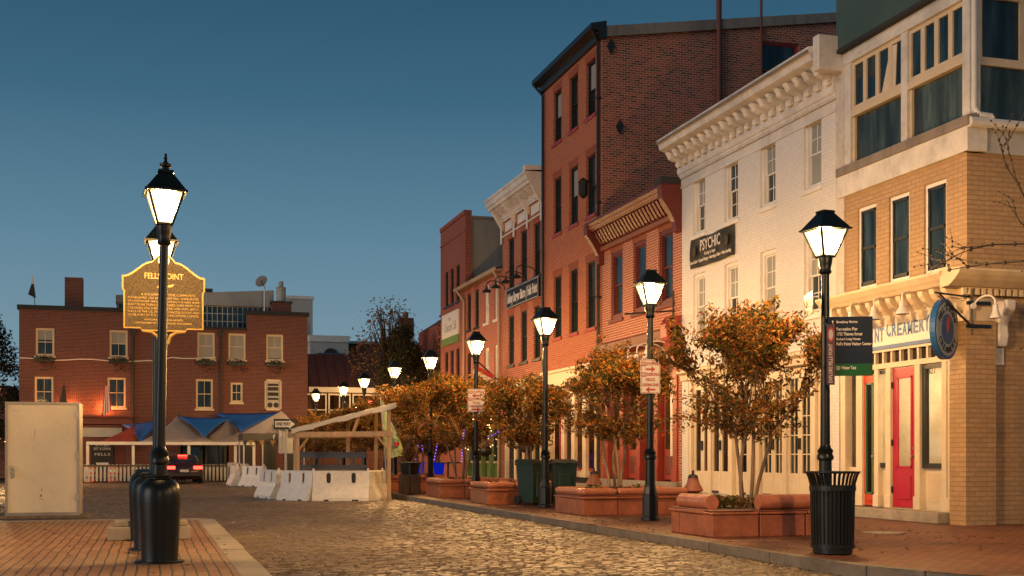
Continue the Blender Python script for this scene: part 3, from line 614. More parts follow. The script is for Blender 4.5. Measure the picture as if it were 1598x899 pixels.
# shop cornice wraps the corner
pf = [(0, 3.92), (-.10, 3.92), (-.12, 4.12), (-.42, 4.18), (-.48, 4.24), (-.52, 4.27), (-.60, 4.36), (-.60, 4.40), (0, 4.48)]
MB().prof(F, pf, -22.15, -18.06).build('shop_cornice', 'creamtrim', C)
MB().prof(FY, [(0, 4.12), (-.24, 4.13), (-.40, 4.22), (-.50, 4.30), (-.55, 4.36), (-.55, 4.40), (0, 4.45)], 13.1, 26).build('shop_cornice', 'creamtrim', C)
br = MB().prof(F, [(-.02, 3.72), (-.10, 3.70), (-.14, 3.78), (-.16, 3.88), (-.30, 3.98), (-.38, 4.08), (-.40, 4.165), (-.02, 4.165)], -22.0, -21.86).build('bracket', 'creamtrim', C, bev=.012, seg=2)
for k in range(1, 12): pcopy(br, (0, -k * .335, 0))
teeth(FY, 13.45, .13, .07, 11, 4.0, 4.11, -.17, -.10).build('dentil_band', 'creamtrim', C)
MB().prof(FY, [(0, 3.1), (-.12, 3.12), (-.16, 3.3), (-.14, 3.5), (-.22, 3.65), (-.34, 3.75), (-.36, 3.915), (0, 3.915)], 14.18, 14.4).build('scroll_bracket', 'white', C, bev=.03, seg=2)
MB().fb(FY, 14.21, 14.37, 2.8, 3.098, -.05, 0).build('scroll_bracket', 'white', C)
# shopfront frame, fascia, transom, doors
zf = .21
MB().fb(F, -22.1, -18.4, zf, .98, .10, .16).build('stall_riser', 'cream', C)
MB().fb(F, -22.1, -18.38, 3.86, 3.92, -.08, .16).fb(F, -22.1, -18.38, 3.22, 3.32, -.04, .16).fb(F, -22.1, -18.38, 2.9, 3.0, -.02, .16).fb(F, -22.1, -18.38, 3.32, 3.86, .02, .12).build('fascia_frame', 'cream', C)
for k in range(14): u = -22.05 + k * .28; MB().fb(F, u, u + .05, 3.0, 3.22, -.01, .15).build('transom_bar', 'cream', C)
MB().fb(F, -22.1, -18.4, 3.0, 3.22, .06, .065).build('transom_pane', 'brownglass', C)
for y, w in ((22.05, .18), (21.45, .22), (20.85, .14), (20.45, .16), (19.52, .16), (18.72, .14), (18.50, .24)):
    MB().fb(F, -y - w / 2, -y + w / 2, zf, 2.9, -.02, .16).fb(F, -y - w / 2 - .02, -y + w / 2 + .02, zf, .45, -.04, .16).build('pilaster', 'cream', C, bev=.008)
def shopwin(y, w, z0=.98, z1=2.88):
    b = MB()
    for q in ((-y - w / 2, -y - w / 2 + .09, z0, z1), (-y + w / 2 - .04, -y + w / 2, z0, z1), (-y - w / 2 + .09, -y + w / 2 - .04, z0, z0 + .09), (-y - w / 2 + .09, -y + w / 2 - .04, z1 - .07, z1)): b.fb(F, *q, .03, .12)
    o = b.build('shop_window', 'bframe', C); MB().fb(F, -y - w / 2 + .05, -y + w / 2 - .03, z0 + .05, z1 - .04, .085, .09).build('pane', 'shopglass', o)
    MB().fb(F, -y - w / 2 + .08, -y + w / 2 - .08, .35, .88, .09, .105).build('riser_panel', 'creamtrim', o)
    return o
shopwin(20.66 - .0, .36 + .12); w2 = shopwin(19.12, .62)
text('821', .16, F, -19.2, 2.76, 'black', C, d=.080, name='house_number')
def glassdoor(y, w, z0, z1, dm, fm, zg, pane, extra=True):
    b = MB(); s_ = .13
    for q in ((-y - w / 2, -y - w / 2 + s_, z0, z1), (-y + w / 2 - s_, -y + w / 2, z0, z1), (-y - w / 2 + s_, -y + w / 2 - s_, z0, zg), (-y - w / 2 + s_, -y + w / 2 - s_, z1 - s_ * 1.3, z1)): b.fb(F, *q, .03, .08)
    o = b.build('door', dm, C)
    MB().fb(F, -y - w / 2 + s_, -y + w / 2 - s_, zg, z1 - s_ * 1.3, .055, .06).build('pane', pane, o)
    b = MB(); a0, a1 = -y - w / 2 + s_, -y + w / 2 - s_
    for q in ((a0, a0 + .035, zg, z1 - s_ * 1.3), (a1 - .035, a1, zg, z1 - s_ * 1.3), (a0, a1, zg, zg + .035), (a0, a1, z1 - s_ * 1.3 - .035, z1 - s_ * 1.3)): b.fb(F, *q, .018, .05)
    b.build('glazing_frame', fm, o)
    MB().fb(F, a0 + .03, a1 - .03, z0 + .15, zg - .14, .012, .028).build('door_panel', dm, o, bev=.01)
    MB().cyl(F(-y + w / 2 - .06, 1.2, .03), F(-y + w / 2 - .06, 1.2, -.05), .025).cyl(F(-y + w / 2 - .06, 1.35, .03), F(-y + w / 2 - .06, 1.35, 0), .02).build('handle', 'alu', o)
    b = MB()
    for z in (.5, 1.4, 2.5): b.fb(F, -y - w / 2 - .02, -y - w / 2 + .01, z, z + .12, .0, .03)
    b.build('hinge', 'dark', o)
glassdoor(19.98, .74, zf + .02, 2.88, 'pink', 'pink', .98, 'shopglass')
glassdoor(21.15, .52, zf + .02, 2.82, 'reddoor', 'greenframe', .45, 'brownglass')
MB().box(13.3, 13.64, 18.45, 22.1, 0, .2).build('step', 'stone', C, bev=.02, seg=2)
# lit room behind the shop windows
r = MB(); r.quad((16.5, 18.3, 0), (16.5, 20.9, 0), (16.5, 20.9, 3.1), (16.5, 18.3, 3.1)).quad((13.82, 20.9, 0), (16.5, 20.9, 0), (16.5, 20.9, 3.1), (13.82, 20.9, 3.1)).quad((13.82, 18.3, 0), (16.5, 18.3, 0), (16.5, 18.3, 3.1), (13.82, 18.3, 3.1)).quad((13.82, 18.3, .1), (16.5, 18.3, .1), (16.5, 20.9, .1), (13.82, 20.9, .1)).quad((13.82, 18.3, 3.1), (16.5, 18.3, 3.1), (16.5, 20.9, 3.1), (13.82, 20.9, 3.1))
r.build('shop_interior', 'interior', C)
MB().box(14.6, 14.75, 18.7, 20.5, 3.02, 3.06).box(15.6, 15.75, 18.7, 20.5, 3.02, 3.06).build('ceiling_light', 'ceiling', C)
MB().box(15.2, 15.8, 18.6, 20.3, .1, 1.15).build('shop_counter', 'whitetrim', C)
# fascia sign
t = thing('fascia_sign', 'long white CREAMERY sign board with blue border over the pink door', 'shop sign', F(-20.5, 3.58, -.02))
MB().fb(F, -22.0, -19.0, 3.30, 3.90, -.05, .018).build('board', 'signwhite', t)
b = MB()
for q in ((-22.04, -18.96, 3.86, 3.94), (-22.04, -18.96, 3.27, 3.34), (-22.04, -21.98, 3.34, 3.86), (-19.02, -18.96, 3.34, 3.86)): b.fb(F, *q, -.07, -.052)
b.build('border', 'signblue', t)
for body, ua, ub in (('POINT', -21.35, -20.52), ('CREAMERY', -20.46, -19.08)):
    w = (ub - ua) / len(body)
    for i, ch in enumerate(body):
        k = (i + .5) / len(body); hh = .30 - .07 * math.sin(k * math.pi) if body == 'CREAMERY' else .27
        text(ch, .4, F, ua + w * (i + .5), 3.60 + (.02 * math.cos(k * 6.28) if body == 'CREAMERY' else 0) - (.06 if body == 'POINT' else .0), 'signblue', t, d=-.054, width=w * .86 if ch != 'I' else w * .35, height=hh, bold=.012)
# oval hanging sign
od = Vector((.85, .53, 0)); OF = Fr((13.08, 17.95, 3.38), od, (.53, -.85, 0))
t = thing('hanging_sign', 'round blue hanging creamery sign on a black bracket at the shop corner', 'shop sign', OF(0, 0))
circ = lambda r, k=40: [(r * math.cos(2 * math.pi * i / k), r * math.sin(2 * math.pi * i / k)) for i in range(k)]
MB().slab(OF, circ(.52), -.05, .05).build('disc', 'midblue', t)
MB().slab(OF, circ(.46), -.056, -.051).build('pale_ring', 'paleblue', t); MB().slab(OF, circ(.26), -.062, -.057).build('centre', 'midblue', t)
MB().slab(OF, [(-.02, -.08), (.07, .05), (.1, .2), (0, .23), (-.05, .1)], -.068, -.063).build('cone_picture', 'reddoor', t)
for i, ch in enumerate("FELL'S POINT"):
    a = R(155 - i * 130 / 11)
    if ch != ' ': text(ch, .15, OF, .36 * math.cos(a), .36 * math.sin(a), 'navy', t, d=-.058, rot=a - math.pi / 2, bold=.004)
for i, ch in enumerate('CREAMERY'):
    a = R(212 + i * 116 / 7)
    text(ch, .15, OF, .36 * math.cos(a), .36 * math.sin(a), 'navy', t, d=-.058, rot=a + math.pi / 2, bold=.004)
b = MB().tube([(13.62, 17.93, 3.3), (13.62, 17.93, 4.1)], .02, 6).tube([(13.62, 17.93, 3.95), (12.85, 17.9, 4.0)], .016, 6).tube([(13.62, 17.93, 3.45), (12.95, 17.9, 3.98)], .014, 6)
b.tube([(13.58, 17.9, 3.45), (12.9, 17.86, 3.94)], .01, 6)
for z in (3.45, 3.85): b.box(13.5, 14.0, 17.905, 17.925, z - .03, z + .03)
b.build('bracket', 'black', t)
# gooseneck lamps over the fascia
gl = ['white gooseneck lamp on the shop fascia %s' % s_ for s_ in ('just above the wayfinding sign', 'second from the wayfinding sign', 'over the CREAM letters of the sign', 'hanging before the ERY letters of the sign')]
for y, l in zip((21.75, 21.05, 20.25, 19.35), gl): goose('gooseneck_lamp', F, -y, 3.98, .62, .22, 'whitetrim', l, side=.25, group='white gooseneck lamps over the shop')
goose('gooseneck_lamp', Fr((13.52, 17.92, 0), (1, 0, 0), (0, -1, 0)), .12, 3.80, .30, .16, 'whitetrim', 'white gooseneck lamp bending out right of the shop corner bracket', side=.22, shade_r=.10, group='white gooseneck lamps over the shop')
# loft: white band, glazed bay, green roof
MB().fb(F, -22.12, -17.95, 6.5, 6.93, -.10, .3).build('loft_band', 'white', C)
MB().prof(F, [(-.10, 6.93), (-.14, 6.93), (-.14, 7.1), (.1, 7.16), (.1, 6.93)], -22.12, -17.9).build('loft_sill', 'parapet', C)
MB().fb(FY, 13.56, 26, 6.5, 6.93, -.08, 0).build('loft_band', 'offgrey', C)
MB().tube([FY(13.55, 6.98, -.2), FY(26, 6.98, -.2)], .09, 8).build('gutter', 'whitetrim', C)
loft = [(-21.75, -20.02), (-19.82, -18.2)]
for x0, x1 in ((-22.0, -21.75), (-20.02, -19.82), (-18.2, -18.0)): MB().fb(F, x0, x1, 7.05, 9.2, -.02, .2).build('loft_post', 'white', C)
MB().fb(F, -22.0, -18.0, 9.2, 9.5, -.04, .2).build('loft_header', 'white', C)
for a, b_ in loft:
    o = MB().fb(F, a, b_, 8.08, 8.16, -.02, .16).fb(F, a, b_, 8.16, 8.22, .0, .16).fb(F, a, a + .06, 7.1, 8.08, .04, .14).fb(F, b_ - .04, b_, 7.1, 8.08, .04, .14).build('loft_window', 'creamtrim', C)
    MB().fb(F, a + .06, b_ - .04, 7.1, 8.08, .09, .10).build('pane', 'lowglass', o)
    k = 4; w = (b_ - a) / k; up = MB(); pp = MB()
    for i in range(k):
        x0 = a + i * w
        for q in ((x0, x0 + .06, 8.22, 9.2), (x0 + w - .06, x0 + w, 8.22, 9.2), (x0 + .06, x0 + w - .06, 8.22, 8.3), (x0 + .06, x0 + w - .06, 9.12, 9.2)): up.fb(F, *q, .03, .10)
        pp.fb(F, x0 + .06, x0 + w - .06, 8.3, 9.12, .065, .07)
    up.build('casement_frame', 'creamtrim', C); pp.build('casement_pane', 'glassblue', C)
# bent curtain seen in the open casement
MB().slab(F, [(-20.75, 8.3), (-20.3, 8.3), (-20.25, 9.1), (-20.45, 9.1)], .045, .06).build('curtain', 'cream', C)
FL = facing(18.12)
for q in ((13.72, 13.9), (15.75, 15.9), (17.8, 18.0), (20, 20.2)): MB().fb(FL, q[0], q[1], 7.05, 9.9, -.02, .12).build('loft_post', 'white', C)
for a, b_ in ((13.9, 15.75), (15.9, 17.8), (18.0, 20)):
    o = MB().fb(FL, a, b_, 8.06, 8.2, -.02, .1).fb(FL, a, b_, 9.25, 9.4, -.01, .1).fb(FL, a, a + .08, 8.2, 9.25, .0, .1).fb(FL, b_ - .08, b_, 8.2, 9.25, .0, .1).fb(FL, (a + b_) / 2 - .05, (a + b_) / 2 + .05, 8.2, 9.25, .0, .1).build('loft_window', 'creamtrim', C)
    MB().fb(FL, a + .08, b_ - .08, 8.2, 9.25, .05, .06).build('pane', 'glass', o); MB().fb(FL, a, b_, 7.1, 8.06, .04, .05).build('lower_pane', 'lowglass', o)
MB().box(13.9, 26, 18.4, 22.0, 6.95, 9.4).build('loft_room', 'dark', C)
MB().tube([(13.72, 18.0, 9.8), (13.72, 18.0, 7.25), (13.76, 17.92, 7.12), (14.0, 17.9, 7.1), (14.02, 17.9, 6.95)], .055, 10).build('downspout', 'whitetrim', C, smooth=True)
MB().box(13.50, 26, 17.95, 22.08, 9.52, 12.6).build('green_attic', 'greenmetal', C)
MB().box(13.47, 26.02, 17.92, 22.1, 9.44, 9.515).build('drip_edge', 'roofdark', C)

# ---- brick house with the white ornate cornice
A = thing('brick_pub', 'brick house with ornate white cornice, black shutters and a bistro sign', 'building', (13.65, 44.5, 0))
ay = (46.1, 44.4, 42.75)
wall('wall', F, -47.3, -41.92, 0, 10.6, [(-y - .42, -y + .42, a, b) for y in ay for a, b in ((7.85, 9.8), (4.8, 6.75))] + [(-47.1, -42.1, .3, 3.6)], 'abbeybrick', A)
for y in ay:
    for a, b in ((7.85, 9.8), (4.8, 6.75)): window(F, -y, a, b, .84, A, 'bframe', 'glass', 'bframe', cols=1, lintel='lintel', depth=.1)
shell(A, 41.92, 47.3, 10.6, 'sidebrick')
MB().prof(F, [(0, 10.72), (-.08, 10.72), (-.1, 10.8), (-.16, 10.86), (-.2, 11.0), (-.55, 11.08), (-.6, 11.2), (-.64, 11.22), (-.68, 11.4), (-.72, 11.42), (-.72, 11.52), (.3, 11.6), (.3, 10.72)], -47.5, -41.95).build('cornice', 'white', A)
MB().fb(F, -47.3, -41.95, 10.6, 10.72, -.02, .1).build('parapet_wall', 'abbeybrick', A)
MB().fb(F, -47.35, -41.95, 10.0, 10.06, -.06, 0).fb(F, -47.35, -41.95, 10.62, 10.72, -.05, -.022).build('frieze_moulding', 'white', A)
for y in (47.25, 45.5, 43.75, 42.0): MB().fb(F, -y - .07, -y + .07, 9.75, 10.72, -.10, -.062).prof(F, [(0, 10.3), (-.12, 10.4), (-.45, 10.95), (-.5, 11.07), (0, 11.07)], -y - .06, -y + .06).build('console', 'white', A)
for y in (46.37, 44.62, 42.9): MB().fb(F, -y - .5, -y + .5, 10.18, 10.52, -.03, 0).build('frieze_panel', 'white', A)
br = MB().prof(F, [(-.16, 10.86), (-.24, 10.86), (-.46, 11.0), (-.5, 11.075), (-.16, 11.02)], -47.38, -47.28).build('bracket', 'white', A)
for k in range(1, 22): pcopy(br, (0, -k * .25, 0))
MB().fb(F, -42.3, -41.95, 11.5, 11.72, -.7, .4).build('parapet_end', 'white', A)
MB().fb(F, -47.1, -42.1, .3, 3.6, .16, .2).build('shopfront_panel', 'greypaint', A)
MB().fb(F, -47.2, -42.0, 3.6, 4.1, -.15, .1).build('shopfront_cornice', 'bframe', A)
for y in (46.9, 45.6, 44.5, 43.4, 42.3): MB().fb(F, -y - .12, -y + .12, .3, 3.6, .0, .158).build('pilaster', 'cream', A)
for y in (46.25, 45.05, 43.95, 42.85):
    o = MB().fb(F, -y - .38, -y + .38, .32, 3.3, .08, .158).build('door', 'bframe', A); MB().fb(F, -y - .26, -y + .26, 1.1, 3.1, .07, .079).build('pane', 'glass', o)
t = thing('pub_sign', 'dark sign board lettered Abbey Burger Bistro below the upper windows', 'shop sign', F(-44.35, 7.35, -.05))
MB().fb(F, -46.4, -42.3, 7.05, 7.75, -.10, -.003).build('board', 'navy', t)
b = MB()
for q in ((-46.42, -42.28, 7.73, 7.77), (-46.42, -42.28, 7.03, 7.07), (-46.42, -46.38, 7.07, 7.73), (-42.32, -42.28, 7.07, 7.73)): b.fb(F, *q, -.115, -.102)
b.build('border', 'greypaint', t)
text('Abbey Burger Bistro | Fells Point', .4, F, -44.35, 7.38, 'signwhite', t, d=-.108, width=3.9, height=.5, bold=.014, shear=.15)
for y, w_ in zip((47.0, 45.7, 44.3, 42.9), ('at the far end of', 'second from the far end of', 'third from the far end of', 'at the near end of')): goose('gooseneck_lamp', F, -y, 7.95, .75, .28, 'dark', 'dark gooseneck lamp over the bistro sign, %s its row' % w_, shade_r=.2, group='dark gooseneck lamps over the bistro sign')

# ---- low brick houses with pale gutter
D = thing('brick_rowhouse', 'two storey brick rowhouse with a pale gutter and white windows', 'building', (13.65, 50, 0))
dy1, dy2 = (49.75, 48.2), (52.75, 51.4)
wall('wall', F, -53.4, -47.32, 0, 8.75, [(-y - .36, -y + .36, a, b) for y in dy1 + dy2 for a, b in ((6.85, 8.45), (4.2, 5.8))] + [(-53.2, -47.6, .3, 3.3)], 'abbeybrick', D)
for y in dy1:
    for a, b in ((6.85, 8.45), (4.2, 5.8)): window(F, -y, a, b, .72, D, 'whitetrim', 'blind', 'whitetrim', cols=1, casing=.1)
for y in dy2:
    for a, b in ((6.85, 8.45), (4.2, 5.8)): window(F, -y, a, b, .72, D, 'bframe', 'glass', 'bframe', cols=1, lintel='lintel')
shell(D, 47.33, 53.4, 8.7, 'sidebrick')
MB().prof(F, [(.1, 8.72), (-.3, 8.72), (-.34, 8.86), (-.3, 8.86), (-.26, 8.78), (.1, 8.8)], -54.4, -47.35).build('gutter', 'gutter', D)
MB().add([(13.4, 47.35, 8.84), (13.4, 54.2, 8.84), (19, 54.2, 10.2), (19, 47.35, 10.2), (13.4, 47.35, 8.75), (13.4, 54.2, 8.75), (19, 54.2, 10.1), (19, 47.35, 10.1)], MB.BF).build('roof', 'roofdark', D)
MB().tube([(13.35, 53.9, 8.75), (13.56, 53.35, 8.2), (13.56, 53.35, .2)], .05, 8).build('downspout', 'gutter', D); MB().tube([(13.35, 47.7, 8.75), (13.56, 47.6, 8.4), (13.56, 47.6, .2)], .05, 8).build('downspout', 'gutter', D)
MB().fb(F, -53.2, -47.6, .3, 3.3, .16, .2).build('shopfront_panel', 'greenshop', D)
MB().fb(F, -53.3, -47.5, 3.3, 3.7, -.2, .1).build('shopfront_cornice', 'greenshop', D)
for y in (53.0, 51.8, 50.6, 49.3, 48.0):
    MB().fb(F, -y - .1, -y + .1, .3, 3.3, .0, .158).build('pilaster', 'greenshop', D)
for y in (52.4, 51.2, 49.95, 48.65):
    o = MB().fb(F, -y - .42, -y + .42, .9, 3.1, .1, .158).build('shop_window', 'creamtrim', D); MB().fb(F, -y - .34, -y + .34, 1.0, 3.0, .085, .099).build('pane', 'glass', o)
# ---- last tall brick house with blank grey side
E_ = thing('brick_warehouse', 'tall narrow brick house with a blank grey rendered side wall', 'building', (13.65, 56, 0))
ey = (57.05, 55.95, 54.8)
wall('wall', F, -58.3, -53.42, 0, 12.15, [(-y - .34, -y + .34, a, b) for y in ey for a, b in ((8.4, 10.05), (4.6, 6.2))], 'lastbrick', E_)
for y in ey:
    for a, b in ((8.4, 10.05), (4.6, 6.2)): window(F, -y, a, b, .68, E_, 'bframe', 'glass', 'bframe', cols=1)
shell(E_, 53.42, 58.3, 12.0, 'stucco', depth=7.5); MB().box(13.64, 13.95, 53.38, 53.75, 0, 12.2).build('corner_brick', 'lastbrick', E_)
MB().box(13.9, 21.2, 53.36, 53.6, 12.0, 12.1).build('coping', 'parapet', E_)
MB().fb(F, -58.3, -53.4, 11.4, 11.48, -.04, 0).build('string_course', 'lastbrick', E_); MB().fb(F, -58.3, -53.4, 12.15, 12.35, -.05, .3).build('parapet', 'lastbrick', E_)
t = thing('wall_sign', 'white sign board with green foot on the last tall brick house', 'shop sign', F(-56.1, 7.3, -.05))
MB().fb(F, -57.7, -54.5, 6.85, 8.0, -.08, -.003).build('board', 'signwhite', t); MB().fb(F, -57.7, -54.5, 6.5, 6.848, -.08, -.003).build('green_foot', 'greenshop', t)
text('Crescent Café', .5, F, -55.9, 7.3, 'greypaint', t, d=-.085, width=2.3, height=.42); text('the', .3, F, -56.1, 7.7, 'greypaint', t, d=-.085)
# things behind the last house
X_ = thing('brick_house', 'far brick house with a stepped parapet and chimney beyond the last tall house', 'building', (14, 62, 0))
MB().box(14.2, 24, 60, 66, 0, 8.0).add([(14.2, 60, 8.0), (24, 60, 8.0), (24, 66, 8.0), (14.2, 66, 8.0), (18, 60, 10.4), (24, 60, 10.4), (24, 66, 10.4), (18, 66, 10.4)], MB.BF).build('wall', 'lastbrick', X_)
o = MB().box(14.6, 16.0, 58.8, 60.0, 0, 8.55).box(14.5, 16.1, 58.7, 60.1, 8.3, 8.5).build('chimney', 'farbrick', X_); MB().lathe([(.3, 0), (.3, .35), (.35, .4), (.2, .5)], (15.3, 59.4, 8.55), 10).build('chimney_pot', 'terracotta', o)
MB().box(13.6, 14.19, 60, 65.5, 3.6, 4.9).build('fascia_board', 'creamtrim', X_)

# ================================================================== FAR BRICK BLOCK (faces the camera, Y = 70)
Q = facing(70.0)
FB = thing('brick_tavern', 'wide two storey red brick block closing the far end of the square', 'building', (1, 70, 0))
up = [(-5.45, 0), (-1.68, 0), (2.97, 0), (4.66, 0), (6.75, 0)]
lo = [(-5.5, .95, 3.88, 5.48), (-1.78, .95, 3.85, 5.5), (2.88, .92, 3.85, 5.5), (4.64, .66, 4.23, 5.34), (6.66, .95, 3.8, 5.55)]
holes = [(u - .47, u + .47, 6.62, 8.1) for u, _ in up] + [(u - w / 2, u + w / 2, a, b) for u, w, a, b in lo] + [(-4.1, -1.3, .0, 2.95), (1.6, 4.2, 0, 1.9)]
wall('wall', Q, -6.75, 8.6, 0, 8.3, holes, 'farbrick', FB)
MB().box(-6.75, -1.0, 70, 70.35, 8.3, 9.1).build('parapet', 'farbrick', FB); MB().box(5.19, 8.6, 70, 70.35, 8.3, 9.2).build('parapet', 'farbrick', FB)
[MB().box(*q).build('coping', 'roofdark', FB) for q in ((-6.85, -.95, 69.9, 70.45, 9.08, 9.32), (5.12, 8.68, 69.9, 70.45, 9.18, 9.4), (-.94, 5.11, 69.9, 70.4, 8.3, 8.42))]
MB().quad((-6.75, 70, 0), (-6.75, 82, 0), (-6.75, 82, 8.3), (-6.75, 70, 8.3)).quad((8.6, 70, 0), (8.6, 82, 0), (8.6, 82, 8.3), (8.6, 70, 8.3)).quad((-6.75, 82, 0), (8.6, 82, 0), (8.6, 82, 8.3), (-6.75, 82, 8.3)).build('side_wall', 'farbrick', FB)
MB().box(-6.7, 8.55, 70.3, 82, 8.15, 8.28).build('roof', 'roofdark', FB)
for i, (u, _) in enumerate(up): window(Q, u, 6.62, 8.1, .94, FB, 'creamtrim', 'glass', 'creamtrim', cols=2, casing=.07, blind=(.42, .5, .97, .97, .9)[i])
for u, w, a, b in lo[:4]: window(Q, u, a, b, w, FB, 'creamtrim', 'glass', 'creamtrim', cols=2, casing=.07)
u, w, a, b = lo[4]
o = MB().fb(Q, u - w / 2, u - w / 2 + .08, a, b, .02, .12).fb(Q, u + w / 2 - .08, u + w / 2, a, b, .02, .12).fb(Q, u - w / 2, u + w / 2, b - .08, b, .02, .12).fb(Q, u - w / 2, u + w / 2, a, a + .08, .02, .12).build('poster_window', 'creamtrim', FB)
MB().fb(Q, u - .38, u + .38, a + .08, b - .08, .08, .1).build('poster', 'offgrey', o)
pb = MB()
for k, (z, h) in enumerate(((5.25, .13), (5.02, .2), (4.72, .2), (4.45, .12))): pb.fb(Q, u - .3, u + .3, z - h / 2, z + h / 2, .07, .078)
for du in (-.17, .17): pb.slab(Q, [(u + du + .15 * math.cos(R(x)), 4.1 + .15 * math.sin(R(x))) for x in range(0, 360, 30)], .07, .078)
pb.build('poster_print', 'charcoal', o)
# window boxes of dry plants, thin stems hanging
def leaves(b, c, rad, n, size, rnd, flat=1.0):
    for _ in range(n):
        while True:
            p = Vector((rnd.uniform(-1, 1), rnd.uniform(-1, 1), rnd.uniform(-1, 1)))
            if p.length < 1: break
        p = Vector((p.x * rad[0], p.y * rad[1], p.z * rad[2])) + Vector(c)
        s = size * rnd.uniform(.6, 1.25); a = Vector((rnd.gauss(0, 1), rnd.gauss(0, 1), rnd.gauss(-.3, .8))).normalized(); t = a.cross(Vector((rnd.gauss(0, 1), rnd.gauss(0, 1), rnd.gauss(0, 1)))).normalized() * .42
        k = len(b.v); nn = a.cross(t).normalized() * s * .12
        b.v += [tuple(p - a * s * .5), tuple(p + t * s * .5 + nn), tuple(p + a * s * .5), tuple(p - t * s * .5 + nn)]; b.f.append((k, k + 1, k + 2, k + 3))
rnd = random.Random(11)
for i, (u, lab) in enumerate(zip([x for x, _ in up], ('first', 'second', 'third', 'fourth', 'last'))):
    t = thing('window_box', 'planter box of dry plants under the %s upper window of the far brick block' % lab, 'window box', (u, 69.85, 6.3), 'window boxes on the far brick block')
    MB().box(u - .5, u + .5, 69.72, 69.98, 6.28, 6.48).build('box', 'dark', t); b = MB(); leaves(b, (u, 69.8, 6.45), (.55, .2, .2), 200, .12, rnd); leaves(b, (u + .1, 69.8, 6.1), (.5, .15, .35), 90, .1, rnd); b.build('plants', 'darkleaf', t)
for u in (3.75, -.94): MB().tube([(u, 69.9, 8.3), (u, 69.9, 0)], .07, 8).box(u - .14, u + .14, 69.8, 69.98, 7.9, 8.15).build('downspout', 'dark', FB)
t = thing('string_lights', 'pale cable strung across the far brick wall', 'cable'); pts = [(-6.7 + k * .6, 69.9, 6.42 + .10 * math.cos(k * 1.1) * .5 + (.25 if k > 12 else 0)) for k in range(18)]; MB().tube(pts, .03, 5).build('cable', 'whitetrim', t)
o = MB().box(-4.55, -3.6, 71.5, 72.3, 8.2, 11.1).build('chimney', 'farbrick', FB)
# storefront of the tavern
MB().fb(Q, -6.8, -.9, 2.95, 3.05, -.35, .0).fb(Q, -6.8, -.9, 3.3, 3.42, -.5, .0).fb(Q, -6.7, -1.0, 3.05, 3.3, -.12, 0).build('shop_cornice', 'maroon', FB)
MB().fb(Q, -6.6, -4.2, .2, 2.9, -.08, 0).fb(Q, -4.1, -1.3, 0, 2.95, .1, .15).build('shopfront_panel', 'maroon', FB)
MB().fb(Q, -3.9, -1.5, 2.25, 2.75, -.05, .09).build('sign_strip', 'offgrey', FB); 
MB().fb(Q, -3.1, -1.95, .35, 1.95, -.05, .09).build('menu_board', 'charcoal', FB)
for k, (s_, z, w) in enumerate((('OYSTERS', 1.8, .7), ('EAT & DRINK', 1.6, .9), ('FELLS', 1.3, .8))): text(s_, .2, Q, -2.52, z, 'signwhite', FB, d=-.055, width=w)
MB().slab(Q, [(-2.52 + .33 * math.cos(R(x)), .85 + .22 * math.sin(R(x))) for x in range(180, 361, 20)], -.06, -.052).build('menu_emblem', 'signwhite', FB)
for u0, u1, m_ in ((1.7, 2.8, 'bframe'), (2.9, 4.1, 'bframe')):
    o = MB().fb(Q, u0, u1, 0, 1.9, .1, .15).build('door', m_, FB); MB().fb(Q, u0 + .15, u1 - .15, .8, 1.75, .08, .099).build('pane', 'glass', o)
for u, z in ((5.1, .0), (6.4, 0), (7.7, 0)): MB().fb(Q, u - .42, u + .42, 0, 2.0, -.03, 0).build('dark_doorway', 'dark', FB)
# uplights and flags
for i, (u, lab) in enumerate(((-4.15, 'beside the hidden flag'), (-2.45, 'beside the striped flag'))):
    t = thing('uplight', 'small orange uplight on the brick wall ' + lab, 'wall light', (u, 69.6, 3.5), 'orange uplights over the tavern shopfront')
    MB().lathe([(.09, 0), (.11, .16), (.09, .16)], (u, 69.6, 3.43), 10).build('housing', 'dark', t); MB().lathe([(.085, .14), (.085, .175)], (u, 69.6, 3.43), 10).build('lens', 'uplight', t)
    l = bpy.data.lights.new('uplight_lamp', 'POINT'); l.energy = 75; l.color = (1, .30, .08); l.shadow_soft_size = .08; lo_ = bpy.data.objects.new('uplight_lamp', l); COL.objects.link(lo_); lo_.parent = t; lo_.location = (0, -.02, .3)
def flagobj(name, label, base, tip, w, strips, cloth_h):
    t = thing(name, label, 'flag', base)
    MB().tube([base, tip], .02, 6).build('staff', 'dark', t)
    return t
t = flagobj('flag', 'red and white striped flag hanging from the brick wall near the orange uplight', (-2.15, 69.95, 3.7), (-2.3, 69.2, 5.25), 0, 0, 0)
for k in range(7): MB().add([(-2.52 + k * .07, 69.2 + .03 * math.sin(k * 2), 3.35 + .05 * k), (-2.45 + k * .07, 69.2 + .03 * math.sin(k * 2 + 2), 3.38 + .05 * k), (-2.33 + k * .03, 69.22, 5.0), (-2.37 + k * .03, 69.22, 5.0), (-2.52 + k * .07, 69.22 + .03 * math.sin(k * 2), 3.35 + .05 * k), (-2.45 + k * .07, 69.22 + .03 * math.sin(k * 2 + 2), 3.38 + .05 * k), (-2.33 + k * .03, 69.24, 5.0), (-2.37 + k * .03, 69.24, 5.0)], MB.BF).build('stripe', 'signred' if k % 2 == 0 else 'signwhite', t)
t = flagobj('flag', 'dark furled flag on the brick wall left of the striped one', (-4.4, 69.95, 3.7), (-4.45, 69.3, 5.3), 0, 0, 0)
MB().add([(-4.75, 69.3, 3.6), (-4.25, 69.35, 3.6), (-4.4, 69.32, 5.0), (-4.5, 69.32, 5.0), (-4.75, 69.36, 3.6), (-4.25, 69.41, 3.6), (-4.4, 69.38, 5.0), (-4.5, 69.38, 5.0)], MB.BF).build('cloth', 'charcoal', t)
